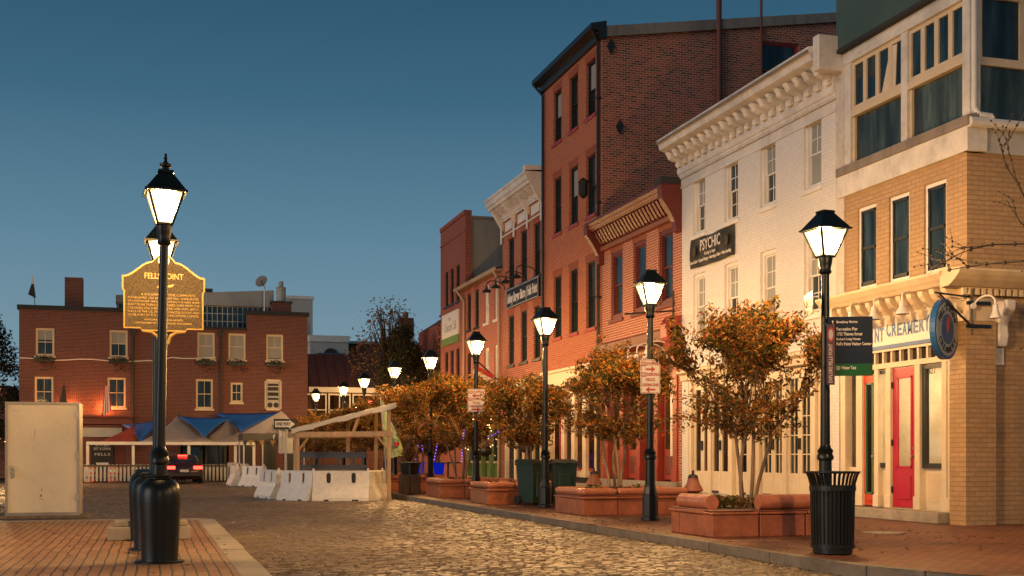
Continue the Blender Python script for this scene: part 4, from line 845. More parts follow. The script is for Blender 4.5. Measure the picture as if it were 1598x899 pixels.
t = flagobj('flag', 'black flag drooping on its staff above the brick parapet', (-5.9, 70.6, 8.3), (-6.15, 70.5, 10.95), 0, 0, 0)
MB().add([(-6.35, 70.5, 9.95), (-5.95, 70.5, 9.75), (-6.05, 70.5, 10.5), (-6.15, 70.5, 10.6), (-6.35, 70.56, 9.95), (-5.95, 70.56, 9.75), (-6.05, 70.56, 10.5), (-6.15, 70.56, 10.6)], MB.BF).build('cloth', 'charcoal', t)
MB().add([(-6.16, 70.48, 10.5), (-6.02, 70.48, 10.55), (-6.12, 70.48, 11.0), (-6.17, 70.48, 11.0), (-6.16, 70.5, 10.5), (-6.02, 70.5, 10.55), (-6.12, 70.5, 11.0), (-6.17, 70.5, 11.0)], MB.BF).build('cloth_edge', 'signwhite', t)
# roof-top greenhouse, dish, chimney
t = thing('rooftop_room', 'grey rooftop room with a long band of small panes above the brick block', 'building', (3, 73, 8.3))
MB().box(-1.8, 6.9, 73, 78, 8.3, 9.95).build('wall', 'dark', t)
gp = MB()
for k in range(30): gp.box(-1.8 + k * .29, -1.76 + k * .29, 72.93, 72.99, 8.6, 9.95)
for z in (8.6, 9.05, 9.5, 9.92): gp.box(-1.8, 6.9, 72.94, 72.985, z, z + .035)
gp.build('glazing_bars', 'galv', t); MB().box(-1.78, 6.88, 72.96, 72.97, 8.6, 9.95).build('pane', 'glassblue', t)
MB().add([(-1.9, 72.6, 9.95), (6.95, 72.6, 9.95), (6.95, 72.6, 10.95), (-1.9, 72.6, 10.35), (-1.9, 78.2, 9.95), (6.95, 78.2, 9.95), (6.95, 78.2, 10.95), (-1.9, 78.2, 10.35)], MB.BF).build('roof', 'greypaint', t)
t = thing('rooftop_unit', 'dark air conditioning unit on the grey rooftop room', 'air conditioner', (2.9, 74, 10.6)); MB().box(2.3, 3.5, 73.6, 74.4, 10.6, 11.05).build('casing', 'bluegrey', t); MB().box(2.4, 3.4, 73.56, 73.596, 10.7, 10.95).build('grille', 'dark', t)
t = thing('satellite_dish', 'grey satellite dish on a mast at the roof edge', 'satellite dish', (6.3, 72, 9.3))
MB().tube([(6.35, 72, 8.3), (6.35, 72, 11.1)], .05, 6).build('mast', 'galv', t); MB().slab(Fr((6.15, 71.8, 11.35), (.92, .2, .25), (.1, -.95, .3)), [(.36 * math.cos(R(a)), .30 * math.sin(R(a))) for a in range(0, 360, 20)], -.04, .04).build('dish', 'galv', t); MB().tube([(6.3, 71.9, 11.1), (6.1, 71.3, 11.3)], .025, 5).build('arm', 'dark', t)
t = thing('chimney_stack', 'dark square chimney stack with a round flue beside the satellite dish', 'chimney', (7.4, 72, 9))
MB().box(6.75, 7.85, 71.5, 72.5, 8.3, 10.1).build('stack', 'farbrick', t); MB().lathe([(.28, 0), (.28, .9), (.3, .95), (.14, 1.0), (.14, 1.3)], (7.3, 72, 10.1), 12).build('flue', 'greypaint', t); MB().box(6.7, 7.9, 71.45, 72.55, 10.1, 10.2).build('cap', 'dark', t)

t = thing('dim_building', 'low dark building beyond the left edge of the far brick block', 'building', (-15, 78, 0))
MB().box(-26, -8.2, 78, 88, -.1, 5.2).build('wall', 'sidebrick', t); MB().box(-26.2, -8.0, 77.8, 88.2, 5.2, 5.4).build('roof', 'roofdark', t); MB().box(-26, -8.4, 76.6, 77.8, 2.6, 2.8).build('awning', 'roofdark', t)
for k in range(6): o = MB().box(-24.5 + k * 2.7, -23 + k * 2.7, 77.9, 77.98, .6, 2.4).build('shop_window', 'dark', t); MB().box(-24.4 + k * 2.7, -23.1 + k * 2.7, 77.85, 77.89, .7, 2.3).build('pane', 'brownglass', o)
t = thing('string_lights', 'tiny warm bulbs strung low at the left edge behind the cabinet', 'string lights', (-9, 66, 2)); b = MB(); rnd = random.Random(18)
for k in range(22): b.ball((-13 + k * .3, 66, 1.9 + .25 * math.cos(k * .7)), .035, 4)
b.build('bulbs', 'bulb', t); MB().tube([(-13 + k * .3, 66.02, 1.94 + .25 * math.cos(k * .7)) for k in range(22)], .012, 4).build('wire', 'dark', t)
# ---- building with brown standing seam roof behind the stalls
G_ = thing('market_building', 'low building with a brown standing seam roof and white framed windows', 'building', (13, 72, 0))
QG = facing(72.0)
MB().quad((8.9, 72, 0), (22, 72, 0), (22, 72, 2.9), (8.9, 72, 2.9)).quad((8.9, 72, 4.9), (22, 72, 4.9), (22, 72, 5.3), (8.9, 72, 5.3)).quad((8.9, 72, 0), (8.9, 80, 0), (8.9, 80, 5.3), (8.9, 72, 5.3)).build('wall', 'farbrick', G_)
MB().add([(8.8, 71.6, 5.25), (22, 71.6, 5.25), (22, 74.2, 7.4), (8.8, 74.2, 7.4), (8.8, 71.7, 5.15), (22, 71.7, 5.15), (22, 80, 5.15), (8.8, 80, 5.15)], [(0, 1, 2, 3), (0, 1, 5, 4), (3, 2, 6, 7), (0, 3, 7, 4), (1, 2, 6, 5), (4, 5, 6, 7)]).build('roof', 'brownroof', G_)
s_ = MB()
for k in range(24): x = 9.0 + k * .55; s_.add([(x, 71.55, 5.27), (x + .05, 71.55, 5.27), (x + .05, 74.2, 7.46), (x, 74.2, 7.46), (x, 71.62, 5.25), (x + .05, 71.62, 5.25), (x + .05, 74.22, 7.4), (x, 74.22, 7.4)], MB.BF)
s_.build('standing_seam', 'brownroof', G_)
MB().box(8.85, 22, 71.45, 71.59, 4.95, 5.25).build('white_fascia', 'whitetrim', G_)
for k in range(9):
    x = 9.3 + k * 1.42
    o = MB()
    for q in ((x - .66, x - .58, 2.9, 4.9), (x + .58, x + .66, 2.9, 4.9), (x - .58, x + .58, 4.8, 4.9), (x - .58, x + .58, 2.9, 3.0), (x - .58, x + .58, 3.9, 3.96), (x - .03, x + .03, 3.0, 4.8)): o.fb(QG, *q, -.05, .05)
    o = o.build('window', 'whitetrim', G_); MB().fb(QG, x - .58, x + .58, 3.0, 4.8, .01, .02).build('pane', 'brownglass', o)
t = thing('neon_sign', 'small glowing red neon sign in the far window', 'neon sign', (12.7, 71.85, 4.4)); MB().slab(fr_at(12.7, 71.84, 4.42), [(.3 * math.cos(R(a)), .13 * math.sin(R(a))) for a in range(0, 360, 30)], -.02, .0).build('tube', 'neon', t)
# skyline behind
t = thing('stair_tower', 'pale grey clad rooftop stair tower beyond the brick block', 'building', (11, 100, 0))
MB().box(10.6, 12.7, 100, 103, 0, 14.0).build('wall', 'offgrey', t); MB().box(10.5, 12.8, 99.9, 103.1, 14.0, 14.25).build('coping', 'whitetrim', t); MB().box(11.5, 12.3, 99.93, 99.99, 10.9, 12.1).build('door_frame', 'whitetrim', t); MB().box(11.6, 12.2, 99.9, 99.925, 10.9, 11.9).build('door', 'dark', t)
t = thing('pale_building', 'low pale building with white parapet beyond the brown roof', 'building', (14, 96, 0))
MB().box(12.0, 15.0, 96, 102, 0, 10.2).build('wall', 'offgrey', t); MB().box(11.9, 15.1, 95.9, 102, 10.2, 10.7).build('parapet', 'whitetrim', t); MB().slab(facing(95.95), [(13.6 + .55 * math.cos(R(a)), 9.2 + .5 * math.sin(R(a))) for a in range(0, 181, 15)], -.03, .0).build('arched_window', 'dark', t); MB().box(12.4, 14.6, 94.5, 95.5, 0, 9.2).build('plant_room', 'bluegrey', t)
t = thing('long_building', 'long dark roofed building with a white parapet on the skyline', 'building', (20, 98, 0))
MB().box(15.2, 27, 98, 105, 0, 10.1).build('wall', 'farbrick', t); MB().box(15.1, 27, 97.9, 105, 10.3, 10.5).build('parapet', 'galv', t); MB().box(15.2, 27, 97.95, 105, 10.1, 10.3).build('dark_band', 'roofdark', t)
o = MB().box(19.7, 20.8, 98.5, 99.5, 10.5, 12.6).build('chimney', 'farbrick', t); MB().box(19.65, 20.85, 98.45, 99.55, 10.5, 11.2).build('white_base', 'whitetrim', o); MB().lathe([(.25, 0), (.25, .5)], (20.2, 99, 12.6), 10).build('chimney_pot', 'terracotta', o)
b = MB()
for k in range(5): b.box(16 + k * 1.9, 16.12 + k * 1.9, 97, 97.1, 0, 10.2)
b.box(16, 24, 97, 97.1, 9.5, 9.6); b.box(17.5, 21, 96.8, 97.6, 0, 9.0); b.build('roof_rail', 'bluegrey', t)

# ================================================================== TREES
def myrtle(seed, height=2.35, spread=1.15, nleaf=15000, lsize=.080, mat='autumn', stems=4, stem0=.55, dens=1.0, bark='bark', name='autumn_tree'):
    rnd = random.Random(seed)
    root = thing(name, 'x', 'tree'); wood = MB(); tips = []
    for s in range(stems):
        a = 2 * math.pi * s / stems + rnd.uniform(-.4, .4); p = Vector((.10 * math.cos(a), .10 * math.sin(a), 0)); d_ = Vector((.10 * math.cos(a), .10 * math.sin(a), 1)).normalized()
        def grow(p, d_, r, L, lev):
            q = p
            k = 3
            for i in range(k):
                nd = (d_ + Vector((rnd.gauss(0, .07), rnd.gauss(0, .07), rnd.gauss(0, .03)))).normalized(); q2 = q + nd * L / k
                wood.cyl(q, q2, r * (1 - .25 * i / k), r * (1 - .25 * (i + 1) / k), 6 if lev < 2 else 4); q, d_ = q2, nd
                if lev >= 2: tips.append((q, nd))
            if lev >= 4: return
            for _ in range(3 if lev < 3 else 3):
                ang = rnd.uniform(0, 2 * math.pi); sp = rnd.uniform(.35, .95) * (1 if lev else .75)
                side = Vector((math.cos(ang), math.sin(ang), rnd.uniform(-.15, .25)))
                grow(q, (d_ + side * sp).normalized(), r * .55, L * rnd.uniform(.55, .8), lev + 1)
        grow(p, d_, .030, height * .40, 0)
    lf = MB()
    zmax = sorted(t[0].z for t in tips)[int(len(tips) * .97)]; rmax = sorted(math.hypot(t[0].x, t[0].y) for t in tips)[int(len(tips) * .95)]
    tips = [t for t in tips if t[0].z > zmax * .36 and math.hypot(t[0].x, t[0].y) < rmax * 1.12]
    low = []
    for _ in range(70):                       # lower side twigs fill the underside of the crown
        a_ = rnd.uniform(0, 2 * math.pi); z_ = rnd.uniform(.40, .62) * zmax; ro = rmax * rnd.uniform(.35, .95) * (1 if z_ > .46 * zmax else .7)
        p0 = Vector((.12 * math.cos(a_), .12 * math.sin(a_), z_ - .15)); p1 = Vector((ro * math.cos(a_), ro * math.sin(a_), z_ + rnd.uniform(-.05, .3)))
        wood.cyl(p0, p1, .007, .003, 4)
        for k in (.3, .5, .7, .85, 1): low.append((p0.lerp(p1, k), (p1 - p0).normalized()))
    wood.build('trunk', bark, root, smooth=False)
    tips += low
    per = nleaf / len(tips)
    for p, d_ in tips:
        m = int(per * dens * rnd.choice((0, .5, 1, 1.4, 2.1)))
        leaves(lf, p + d_ * .05, (.12, .12, .10), m, lsize * rnd.uniform(.8, 1.2), rnd)
    lf.build('crown', mat, root)
    # fit to size
    zs = [v[2] for v in lf.v]; xs = [abs(v[0]) for v in lf.v]; zz = sorted(zs)[int(len(zs) * .99)]; xx = sorted(xs)[int(len(xs) * .97)]
    root['fit_z'] = height * 1.30 / zz; root['fit_x'] = spread / xx
    return root
protos = [myrtle(s) for s in (1, 2, 3)]
tl = [  # x, y, z0, scale, height scale, label
 (8.97, 17.25, .42, .98, 1.0, 'small autumn tree in the nearest stone planter before the white french doors'),
 (9.4, 24.0, .42, 1.03, .98, 'autumn tree in the planter before the red shopfront, by the truck loading sign'),
 (9.3, 30.1, .42, .86, .92, 'autumn tree beside the green bins, in the third planter'),
 (8.8, 35.0, .42, 1.18, 1.03, 'autumn tree in the planter behind the second loading zone sign'),
 (9.0, 42.2, .42, 1.35, 1.05, 'autumn tree behind the barrel planter and pale green banner'),
 (8.7, 47.5, .42, 1.35, .95, 'autumn tree just right of the timber stall roof, below a lamp'),
 (8.2, 52.5, .42, 1.4, .9, 'autumn tree over the middle of the timber stall'),
 (7.4, 57.5, .42, 1.45, .88, 'autumn tree over the low left end of the timber stall roof'),
 (11.5, 50.0, .0, 1.3, 1.0, 'autumn tree close to the green shopfront')]
for i, (x, y, z, s_, hs_, lab) in enumerate(tl):
    p = protos[i % 3]
    o = p if i < 3 else dup(p)
    o.location = (x, y, z); o.rotation_euler = (0, 0, (0, 2.1, 4.0)[i % 3] + i * 1.3 if i >= 3 else 0)
    o.scale = (p['fit_x'] * s_, p['fit_x'] * s_, p['fit_z'] * hs_ * (1 if z else 1.15)); o['label'] = lab; o['group'] = 'autumn trees along the right sidewalk'
# dark trees behind
def bigtree(x, y, h, rx, ry, label, mat, seed, n=9000, size=.22, low=.25, bark='darkbark', clumps=90):
    rnd = random.Random(seed); t = thing('dark_tree', label, 'tree', (x, y, 0)); w = MB(); w.tube([(x, y, 0), (x + .1, y, h * .4), (x, y, h * .8)], [.28, .18, .06], 8); lf = MB()
    for k in range(clumps):
        th, zt = rnd.uniform(0, 2 * math.pi), rnd.uniform(low, 1); prof = math.sin(min(1, (1 - zt) * 1.6 + .12) * math.pi / 2) * (.55 + .45 * rnd.random())
        c = Vector((x + rx * prof * math.cos(th), y + ry * prof * math.sin(th), h * zt)); w.cyl((x, y, h * zt * .7), c, .05, .015, 4)
        leaves(lf, c, (rx * .28, ry * .28, h * .06), n // clumps, size, rnd)
    w.build('trunk', bark, t); lf.build('crown', mat, t); return t
bigtree(12.5, 61.5, 7.6, 1.5, 1.5, 'dense dark tree between the brown roof and the brick chimney', 'darkleaf', 21, n=11000, size=.20)
bigtree(12.0, 63.5, 9.4, 2.4, 2.0, 'sparse tree with open leafy twigs above the dense dark tree', 'dryleaf', 22, n=1500, size=.20, low=.6, clumps=100)
bigtree(14.1, 59.0, 8.2, .8, .9, 'dark tree tucked against the last tall brick house', 'darkleaf', 24, n=3500, size=.18)
bigtree(-9.2, 73, 9.2, 2.6, 2.6, 'dark tree at the left edge beside the far brick block', 'darkleaf', 23, n=11000, size=.24)
# bare tree whose twigs reach in from the right
rnd = random.Random(4)
t = thing('bare_tree', 'bare branching twigs reaching in at the right edge of the view', 'tree', (13.0, 13.2, 0)); w = MB()
w.tube([(13.0, 13.2, 0), (13.05, 13.2, 1.6), (12.95, 13.25, 3.0)], [.12, .10, .07], 8)
def twig(p, d_, r, L, lev):
    q = p
    for i in range(4):
        nd = (d_ + Vector((rnd.gauss(0, .16), rnd.gauss(0, .16), rnd.gauss(0, .12)))).normalized(); q2 = q + nd * L / 4; w.cyl(q, q2, r * (1 - .12 * i), r * (1 - .12 * (i + 1)), 5)
        if lev >= 1 and rnd.random() < .75: w.ball(q2, r * 1.6 + .006, 5)
        if lev < 3 and i > 0 and rnd.random() < .85: twig(q2, (nd + Vector((rnd.gauss(0, .7), rnd.gauss(0, .7), rnd.gauss(.15, .4)))).normalized(), r * .55, L * .55, lev + 1)
        q, d_ = q2, nd
for (p, d_, L) in (((12.95, 13.25, 3.0), (-.75, .25, .40), 1.9), ((12.95, 13.25, 2.9), (-.5, .4, .35), 1.5), ((12.95, 13.25, 3.0), (.2, .1, 1), 1.6), ((12.95, 13.25, 3.0), (-.42, .2, .85), 2.2), ((12.95, 13.25, 3.0), (.6, -.2, .8), 1.5), ((13.0, 13.2, 2.3), (.4, -.5, .6), 1.3)): twig(Vector(p), Vector(d_).normalized(), .028, L, 0)
w.build('trunk', 'darkbark', t)

# ================================================================== STREET LAMPS
def lamp_proto():
    t = thing('street_lamp', 'x', 'street lamp')
    MB().lathe([(.17, 0), (.17, .06), (.15, .08), (.15, .46), (.135, .5), (.105, .62), (.105, .66)], n=8, rot=R(22.5)).build('base', 'lampblack', t, bev=.006)
    MB().lathe([(.095, .64), (.09, 1.12), (.115, 1.14), (.12, 1.18), (.10, 1.22), (.115, 1.26), (.08, 1.30), (.07, 1.34)], n=16).build('collar', 'lampblack', t, smooth=True)
    pl = MB(); pl.lathe([(.068, 1.3), (.055, 3.78)], n=14)
    for z in (1.95, 2.08): pl.lathe([(.066, z), (.066, z + .02)], n=14)
    pl.build('pole', 'lampblack', t, smooth=True)
    MB().lathe([(.06, 3.72), (.09, 3.75), (.075, 3.80), (.09, 3.86), (.10, 3.93), (.10, 3.965)], n=12).build('neck', 'lampblack', t, smooth=True)
    def sq(b, w0, z0, w1, z1):
        b.add([(-w0, -w0, z0), (w0, -w0, z0), (w0, w0, z0), (-w0, w0, z0), (-w1, -w1, z1), (w1, -w1, z1), (w1, w1, z1), (-w1, w1, z1)], MB.BF)
    g = MB(); w0, w1, z0, z1 = .095, .218, 3.98, 4.34
    c0 = [(-w0, -w0, z0), (w0, -w0, z0), (w0, w0, z0), (-w0, w0, z0)]; c1 = [(-w1, -w1, z1), (w1, -w1, z1), (w1, w1, z1), (-w1, w1, z1)]
    g.add(c0 + c1, [(0, 1, 5, 4), (1, 2, 6, 5), (2, 3, 7, 6), (3, 0, 4, 7)]); g.build('lamp_glass', 'glow', t)
    MB().lathe([(.045, 4.03), (.085, 4.10), (.095, 4.20), (.07, 4.28), (.03, 4.31)], n=14).build('bulb', 'lampbulb', t, smooth=True)
    l = bpy.data.lights.new('lamp_light', 'POINT'); l.energy = LAMP; l.color = (1, .56, .20); l.shadow_soft_size = .09; lo_ = bpy.data.objects.new('lamp_light', l); COL.objects.link(lo_); lo_.parent = t; lo_.location = (0, 0, 4.215)
    f = MB()
    for a, b in zip(c0, c1): f.cyl(a, b, .018, .018, 6)
    sq(f, .105, 3.955, .10, 3.985)
    for i in range(4): f.cyl(c1[i], c1[(i + 1) % 4], .016, .016, 6)
    f.build('lamp_frame', 'lampblack', t)
    r_ = MB(); sq(r_, .262, 4.335, .267, 4.36); sq(r_, .25, 4.36, .085, 4.58); sq(r_, .10, 4.58, .095, 4.61)
    r_.build('lamp_roof', 'lampblack', t)
    return t
LP = lamp_proto()
lamps = [(9.18, 15.3, 'street lamp directly above the slatted litter bin, carrying the navy wayfinding sign'), (8.96, 21.1, 'street lamp carrying the larger truck loading zone sign'), (8.86, 27.1, 'street lamp standing in front of the green wheeled bins'), (8.72, 32.9, 'street lamp carrying the smaller, farther loading zone sign'), (8.75, 38.8, 'street lamp beside the half barrel planter'),
 (8.5, 43.6, 'street lamp just above the high right end of the timber stall'), (8.5, 50.2, 'street lamp over the middle of the timber stall roof'), (8.6, 56.5, 'second of the two lamps over the low end of the timber stall'), (7.9, 61.0, 'smallest lamp at the left end of the far lamp row'), (12.6, 66.5, 'tiny far lamp glowing low behind the high end of the stall'),
 (.08, 14.75, 'nearest tall street lamp rising behind the front black bollard, finial on top'), (.15, 18.2, 'second left street lamp, half hidden behind the nearest one'), (-6.9, 57.0, 'distant lamp at the left edge above the beige cabinet, the higher one'), (-6.9, 60.5, 'distant lamp just right of the other at the left edge'),
 (9.1, 9.3, 'street lamp next along the right kerb, before the corner'), (9.1, 2.8, 'street lamp further back along the right kerb'), (-.1, -3.5, 'street lamp on the island behind the view')]
LO = []
for i, (x, y, lab) in enumerate(lamps):
    o = LP if i == 0 else dup(LP)
    o.location = (x, y, 0 if y < 60 else -.1); o.rotation_euler = (0, R(1.1) if i == 10 else 0, R(4) if i == 10 else R(random.Random(i).uniform(-6, 6))); o['label'] = lab; o['group'] = 'black street lamps'; LO.append(o)
    o.scale = (.89, .89, .982) if i in (10, 11) else (1, 1, 1.015)
# finial on the near lamp
fin = MB().lathe([(.095, 4.59), (.05, 4.62), (.045, 4.65), (.075, 4.66), (.075, 4.69), (.03, 4.71), (.015, 4.74), (.03, 4.76), (.012, 4.78), (.02, 4.80), (.004, 4.82)], n=12); me = fin.build('finial', 'lampblack', None, smooth=True); me.parent = LO[10]
lip = MB()
for a, b in ((-.25, -.25), (.25, -.25), (.25, .25), (-.25, .25)): lip.ball((a, b, 4.34), .022, 6)
me = lip.build('roof_corner_knob', 'lampblack', None); me.parent = LO[10]

# bollards (large black covers) by the left lamps
def bollard():
    t = thing('bollard', 'x', 'bollard')
    MB().lathe([(.27, 0), (.27, .018), (.205, .022), (.203, .05), (.215, .35), (.228, .66), (.230, .76), (.222, .83), (.20, .885), (.16, .925), (.12, .945)], n=28).build('body', 'lampblack', t, smooth=True)
    MB().lathe([(.105, .935), (.105, .955), (.135, .962), (.14, .978), (.11, .992), (.04, 1.0)], n=24).build('cap', 'lampblack', t, smooth=True)
    return t
bo = bollard()
for i, (x, y, lab) in enumerate(((.1, 14.35, 'nearest large black urn shaped bollard on the brick island'), (.0, 16.3, 'second black bollard, just behind the nearest one'), (-.07, 18.15, 'third black bollard standing between the stone blocks'), (-.1, 20.2, 'farthest of the four black bollards in line'))):
    o = bo if i == 0 else dup(bo); o.location = (x, y, 0); o['label'] = lab; o['group'] = 'black bollards in line on the island'
for (x, lab) in ((-.42, 'left stepped concrete block at the foot of the rear bollards'), (.38, 'right stepped concrete block at the foot of the rear bollards')):
    t = thing('stone_block', lab, 'stone block', (x, 18.3, 0), 'stepped concrete blocks'); MB().box(x - .17, x + .17, 18.15, 18.6, 0, .19).build('lower_step', 'concrete', t, bev=.012); MB().box(x - .08, x + .14, 18.3, 18.55, .19, .27).build('upper_step', 'concrete', t, bev=.012)

# historical marker
PF = Fr((.19, 16.95, 0), (CS, -SN * .25, 0), (0, -1, 0)); PF = Fr((.17, 16.95, 0), (1, 0, 0), (0, -1, 0))
t = thing('historical_marker', 'gold edged cast plaque titled FELLS POINT on a black post', 'plaque', (.17, 16.95, 0))
MB().tube([(.08, 17.02, 0), (.08, 17.02, 2.95)], .055, 12).lathe([(.13, 0), (.11, .5), (.08, .6), (.09, 1.25), (.06, 1.3)], (.08, 17.02, 0), 12).build('post', 'lampblack', t, smooth=True)
def outline(k=0.0):
    w = .515 - k; z0, zs, zt = 2.90 + k, 3.60 - k, 3.80 - k
    L = [(-w, z0 + (.0)), (-w, 3.40), (-w - .02, 3.42), (-w - .02, zs)]
    top = []
    for i in range(9):
        a = i / 8; top.append((-(w + .02) + (w - .13) * a, zs + (zt - zs) * (.5 - .5 * math.cos(a * math.pi))))
    for a in range(150, 29, -20): top.append((.125 * math.cos(R(a)), 3.80 - k + .10 * math.sin(R(a))))
    L += top[1:]
    return L + [(-x, y_) for x, y_ in reversed(top[1:9])] + [(w + .02, zs), (w + .02, 3.42), (w, 3.40), (w, z0), (.3, z0), (.28, z0 - .03), (-.28, z0 - .03), (-.3, z0)]
MB().slab(PF, outline(0), -.02, .02).build('gold_edge', 'gold', t); MB().slab(PF, outline(.022), -.026, -.0205).build('plaque_field', 'bronze', t)
text('FELLS POINT', .13, PF, 0, 3.60, 'gold', t, d=-.028, width=.50, bold=.002, height=.08)
lines = ['A COLONIAL MARITIME COMMUNITY', 'ESTABLISHED 1726 BY WILLIAM FELL, SHIPBUILDER,', 'OF LANCASHIRE, ENGLAND. WITHIN THIS AREA WERE', 'BUILT MORE THAN SIX HUNDRED SHIPS FROM THE', 'COLONIAL ERA THROUGH THE CIVIL WAR. BIRTH-', 'PLACE OF THE U.S. FRIGATE "CONSTELLATION" AND', 'HOME PORT OF THE FAMOUS BALTIMORE CLIPPERS.']
for i, l in enumerate(lines): text(l, .05, PF, .06 if i == 0 else 0, 3.355 - i * .046, 'gold', t, d=-.028, width=.70 if i == 0 else .92, height=.028, bold=.0)
text('MARYLAND HISTORICAL SOCIETY', .04, PF, 0, 3.02, 'gold', t, d=-.028, width=.5, height=.022, bold=.001); text('DAUGHTERS OF THE AMERICAN COLONISTS', .04, PF, 0, 2.975, 'gold', t, d=-.028, width=.72, height=.022, bold=.001)
MB().slab(PF, [(x, y_ + 3.81) for x, y_ in circ(.075, 24)], -.035, -.02).build('crest', 'signwhite', t)
MB().slab(PF, [(-.10, 3.45), (.10, 3.46), (.14, 3.5), (.02, 3.48), (-.02, 3.50), (-.06, 3.48)], -.032, -.02).build('ship_relief', 'gold', t)
for s_ in (-1, 1): MB().tube([PF(s_ * .28, 2.87), PF(s_ * .16, 2.86), PF(s_ * .08, 2.80), PF(s_ * .05, 2.70)], .022, 8).build('scroll', 'gold', t)

# ================================================================== PLANTERS
def planter(x0, x1, y0, y1, label, caps, seed):
    rnd = random.Random(seed); cx, cy_ = (x0 + x1) / 2, (y0 + y1) / 2
    t = thing('stone_planter', label, 'planter', (cx, cy_, 0), 'red granite planters')
    def ring(name, z0, z1, off, thick, mat, bev, split=True):
        X0, X1, Y0, Y1 = x0 - off, x1 + off, y0 - off, y1 + off
        segs = []
        n_ = 3 if split else 1
        for i in range(n_):
            a = X0 + .62 if (i == 0 and False) else X0 + (X1 - X0) * i / n_
            segs.append((a, X0 + (X1 - X0) * (i + 1) / n_, Y0, Y0 + thick)); segs.append((a, X0 + (X1 - X0) * (i + 1) / n_, Y1 - thick, Y1))
        segs += [(X0, X0 + thick, Y0 + thick, Y1 - thick), (X1 - thick, X1, Y0 + thick, Y1 - thick)]
        for s_ in segs:
            j = lambda: rnd.uniform(-.006, .006)
            MB().box(s_[0] + .009 + j() * .5, s_[1] - .009, s_[2] + .006, s_[3] - .006 + j() * .3, z0, z1 + j()).build(name, mat, t, bev=bev, seg=3)
    ring('base_block', 0, .33, 0, .3, 'granite', .012); ring('ledge', .335, .375, .035, .3, 'granite', .012)
    ring('lower_cap', .378, .40, -.0, .28, 'granite2', .008)
    if caps: ring('cap_stone', .402, .55, .02, .24, 'granitetop', .068)
    MB().box(x0 + .29, x1 - .29, y0 + .29, y1 - .29, .1, .40).build('soil', 'soil', t)
    for _ in range(7):
        b = MB(); leaves(b, (rnd.uniform(x0 + .45, x1 - .45), rnd.uniform(y0 + .45, y1 - .45), .48), (.14, .14, .12), 90, .08, rnd); b.build('plant', 'greenleaf' if rnd.random() < .6 else 'dryleaf', t)
    return t
P1 = planter(7.93, 10.25, 16.35, 17.85, 'nearest red granite planter whose rounded cap stones lie apart', False, 1)
MB().cyl((8.12, 16.75, .50), (8.12, 17.8, .50), .115, .115, 16).build('cap_stone', 'granitetop', P1, smooth=True); MB().cyl((8.75, 16.50, .51), (9.7, 16.50, .51), .115, .115, 16).build('cap_stone', 'granitetop', P1, smooth=True); MB().cyl((9.72, 16.50, .51), (10.2, 16.50, .51), .115, .115, 16).build('cap_stone', 'granitetop', P1, smooth=True)
planter(8.34, 10.65, 23.1, 24.85, 'second nearest granite planter, behind the large loading zone sign', True, 2)
planter(8.0, 10.2, 29.1, 30.8, 'granite planter immediately left of the green wheeled bins', True, 3)
planter(7.95, 10.2, 34.1, 35.9, 'granite planter just left of the lamp with the smaller sign', True, 4)
planter(7.9, 9.9, 41.5, 43.2, 'granite planter behind the half barrel planter', True, 5)
planter(7.9, 9.9, 46.8, 48.4, 'farthest granite planter, seen past the timber stall', True, 6)
# small cone shaped iron-red posts
for (x, y, lab) in ((11.0, 23.6, 'squat red painted hydrant with a dark tip behind the nearest planter'), (11.0, 29.6, 'red painted hydrant by the cream shopfront pilasters')):
    t = thing('fire_hydrant', lab, 'hydrant', (x, y, 0), 'red hydrants'); MB().lathe([(.17, 0), (.17, .05), (.12, .08), (.12, .42), (.22, .47), (.20, .52), (.14, .62), (.11, .72), (.115, .74)], (x, y, 0), 14).build('barrel', 'terracotta', t, smooth=True)
    MB().lathe([(.115, .74), (.10, .80), (.03, .82), (.03, .90)], (x, y, 0), 8).build('cap', 'dark', t); 
    for s_ in (-1, 1): MB().cyl((x + s_ * .1, y, .36), (x + s_ * .2, y, .36), .05).build('outlet', 'terracotta', t)

# ================================================================== LITTER BIN
bx_, by_ = 8.02, 13.2
t = thing('litter_bin', 'black slatted steel litter bin with flared top beside the near lamp', 'litter bin', (bx_, by_, 0))
sl_ = MB(); prof = [(.255, .08), (.262, .4), (.268, .72), (.275, .86), (.30, .95), (.325, 1.0)]
N = 34
for k in range(N):
    a = 2 * math.pi * k / N; c_, s2 = math.cos(a), math.sin(a); tn = Vector((-s2, c_, 0)) * .015
    for i in range(len(prof) - 1):
        (r0, z0), (r1, z1) = prof[i], prof[i + 1]
        p0, p1 = Vector((bx_ + r0 * c_, by_ + r0 * s2, z0)), Vector((bx_ + r1 * c_, by_ + r1 * s2, z1)); o_ = Vector((c_, s2, 0)) * .007
        sl_.add([p0 - tn, p0 + tn, p1 + tn, p1 - tn, p0 - tn - o_, p0 + tn - o_, p1 + tn - o_, p1 - tn - o_], MB.BF)
sl_.build('slats', 'lampblack', t)
def ringm(r, z0, z1, th=.012): return MB().lathe([(r, z0), (r + th, z0), (r + th, z1), (r, z1), (r, z0)], (bx_, by_, 0), 34)
ringm(.268, .78, .84).build('band', 'lampblack', t); ringm(.256, .08, .13).build('band', 'lampblack', t)
MB().lathe([(.32, .99), (.335, 1.0), (.335, 1.015), (.31, 1.015), (.31, .99)], (bx_, by_, 0), 34).build('rim', 'lampblack', t)
MB().lathe([(.22, .1), (.235, .82), (.22, .82), (.21, .14)], (bx_, by_, 0), 24).build('liner', 'dark', t); MB().lathe([(.22, 0), (.24, .02), (.24, .08)], (bx_, by_, 0), 24).build('foot', 'lampblack', t)

# ================================================================== SIGNS ON LAMPS
def yawframe(x, y, z, yaw): return fr_at(x, y, z, yaw)
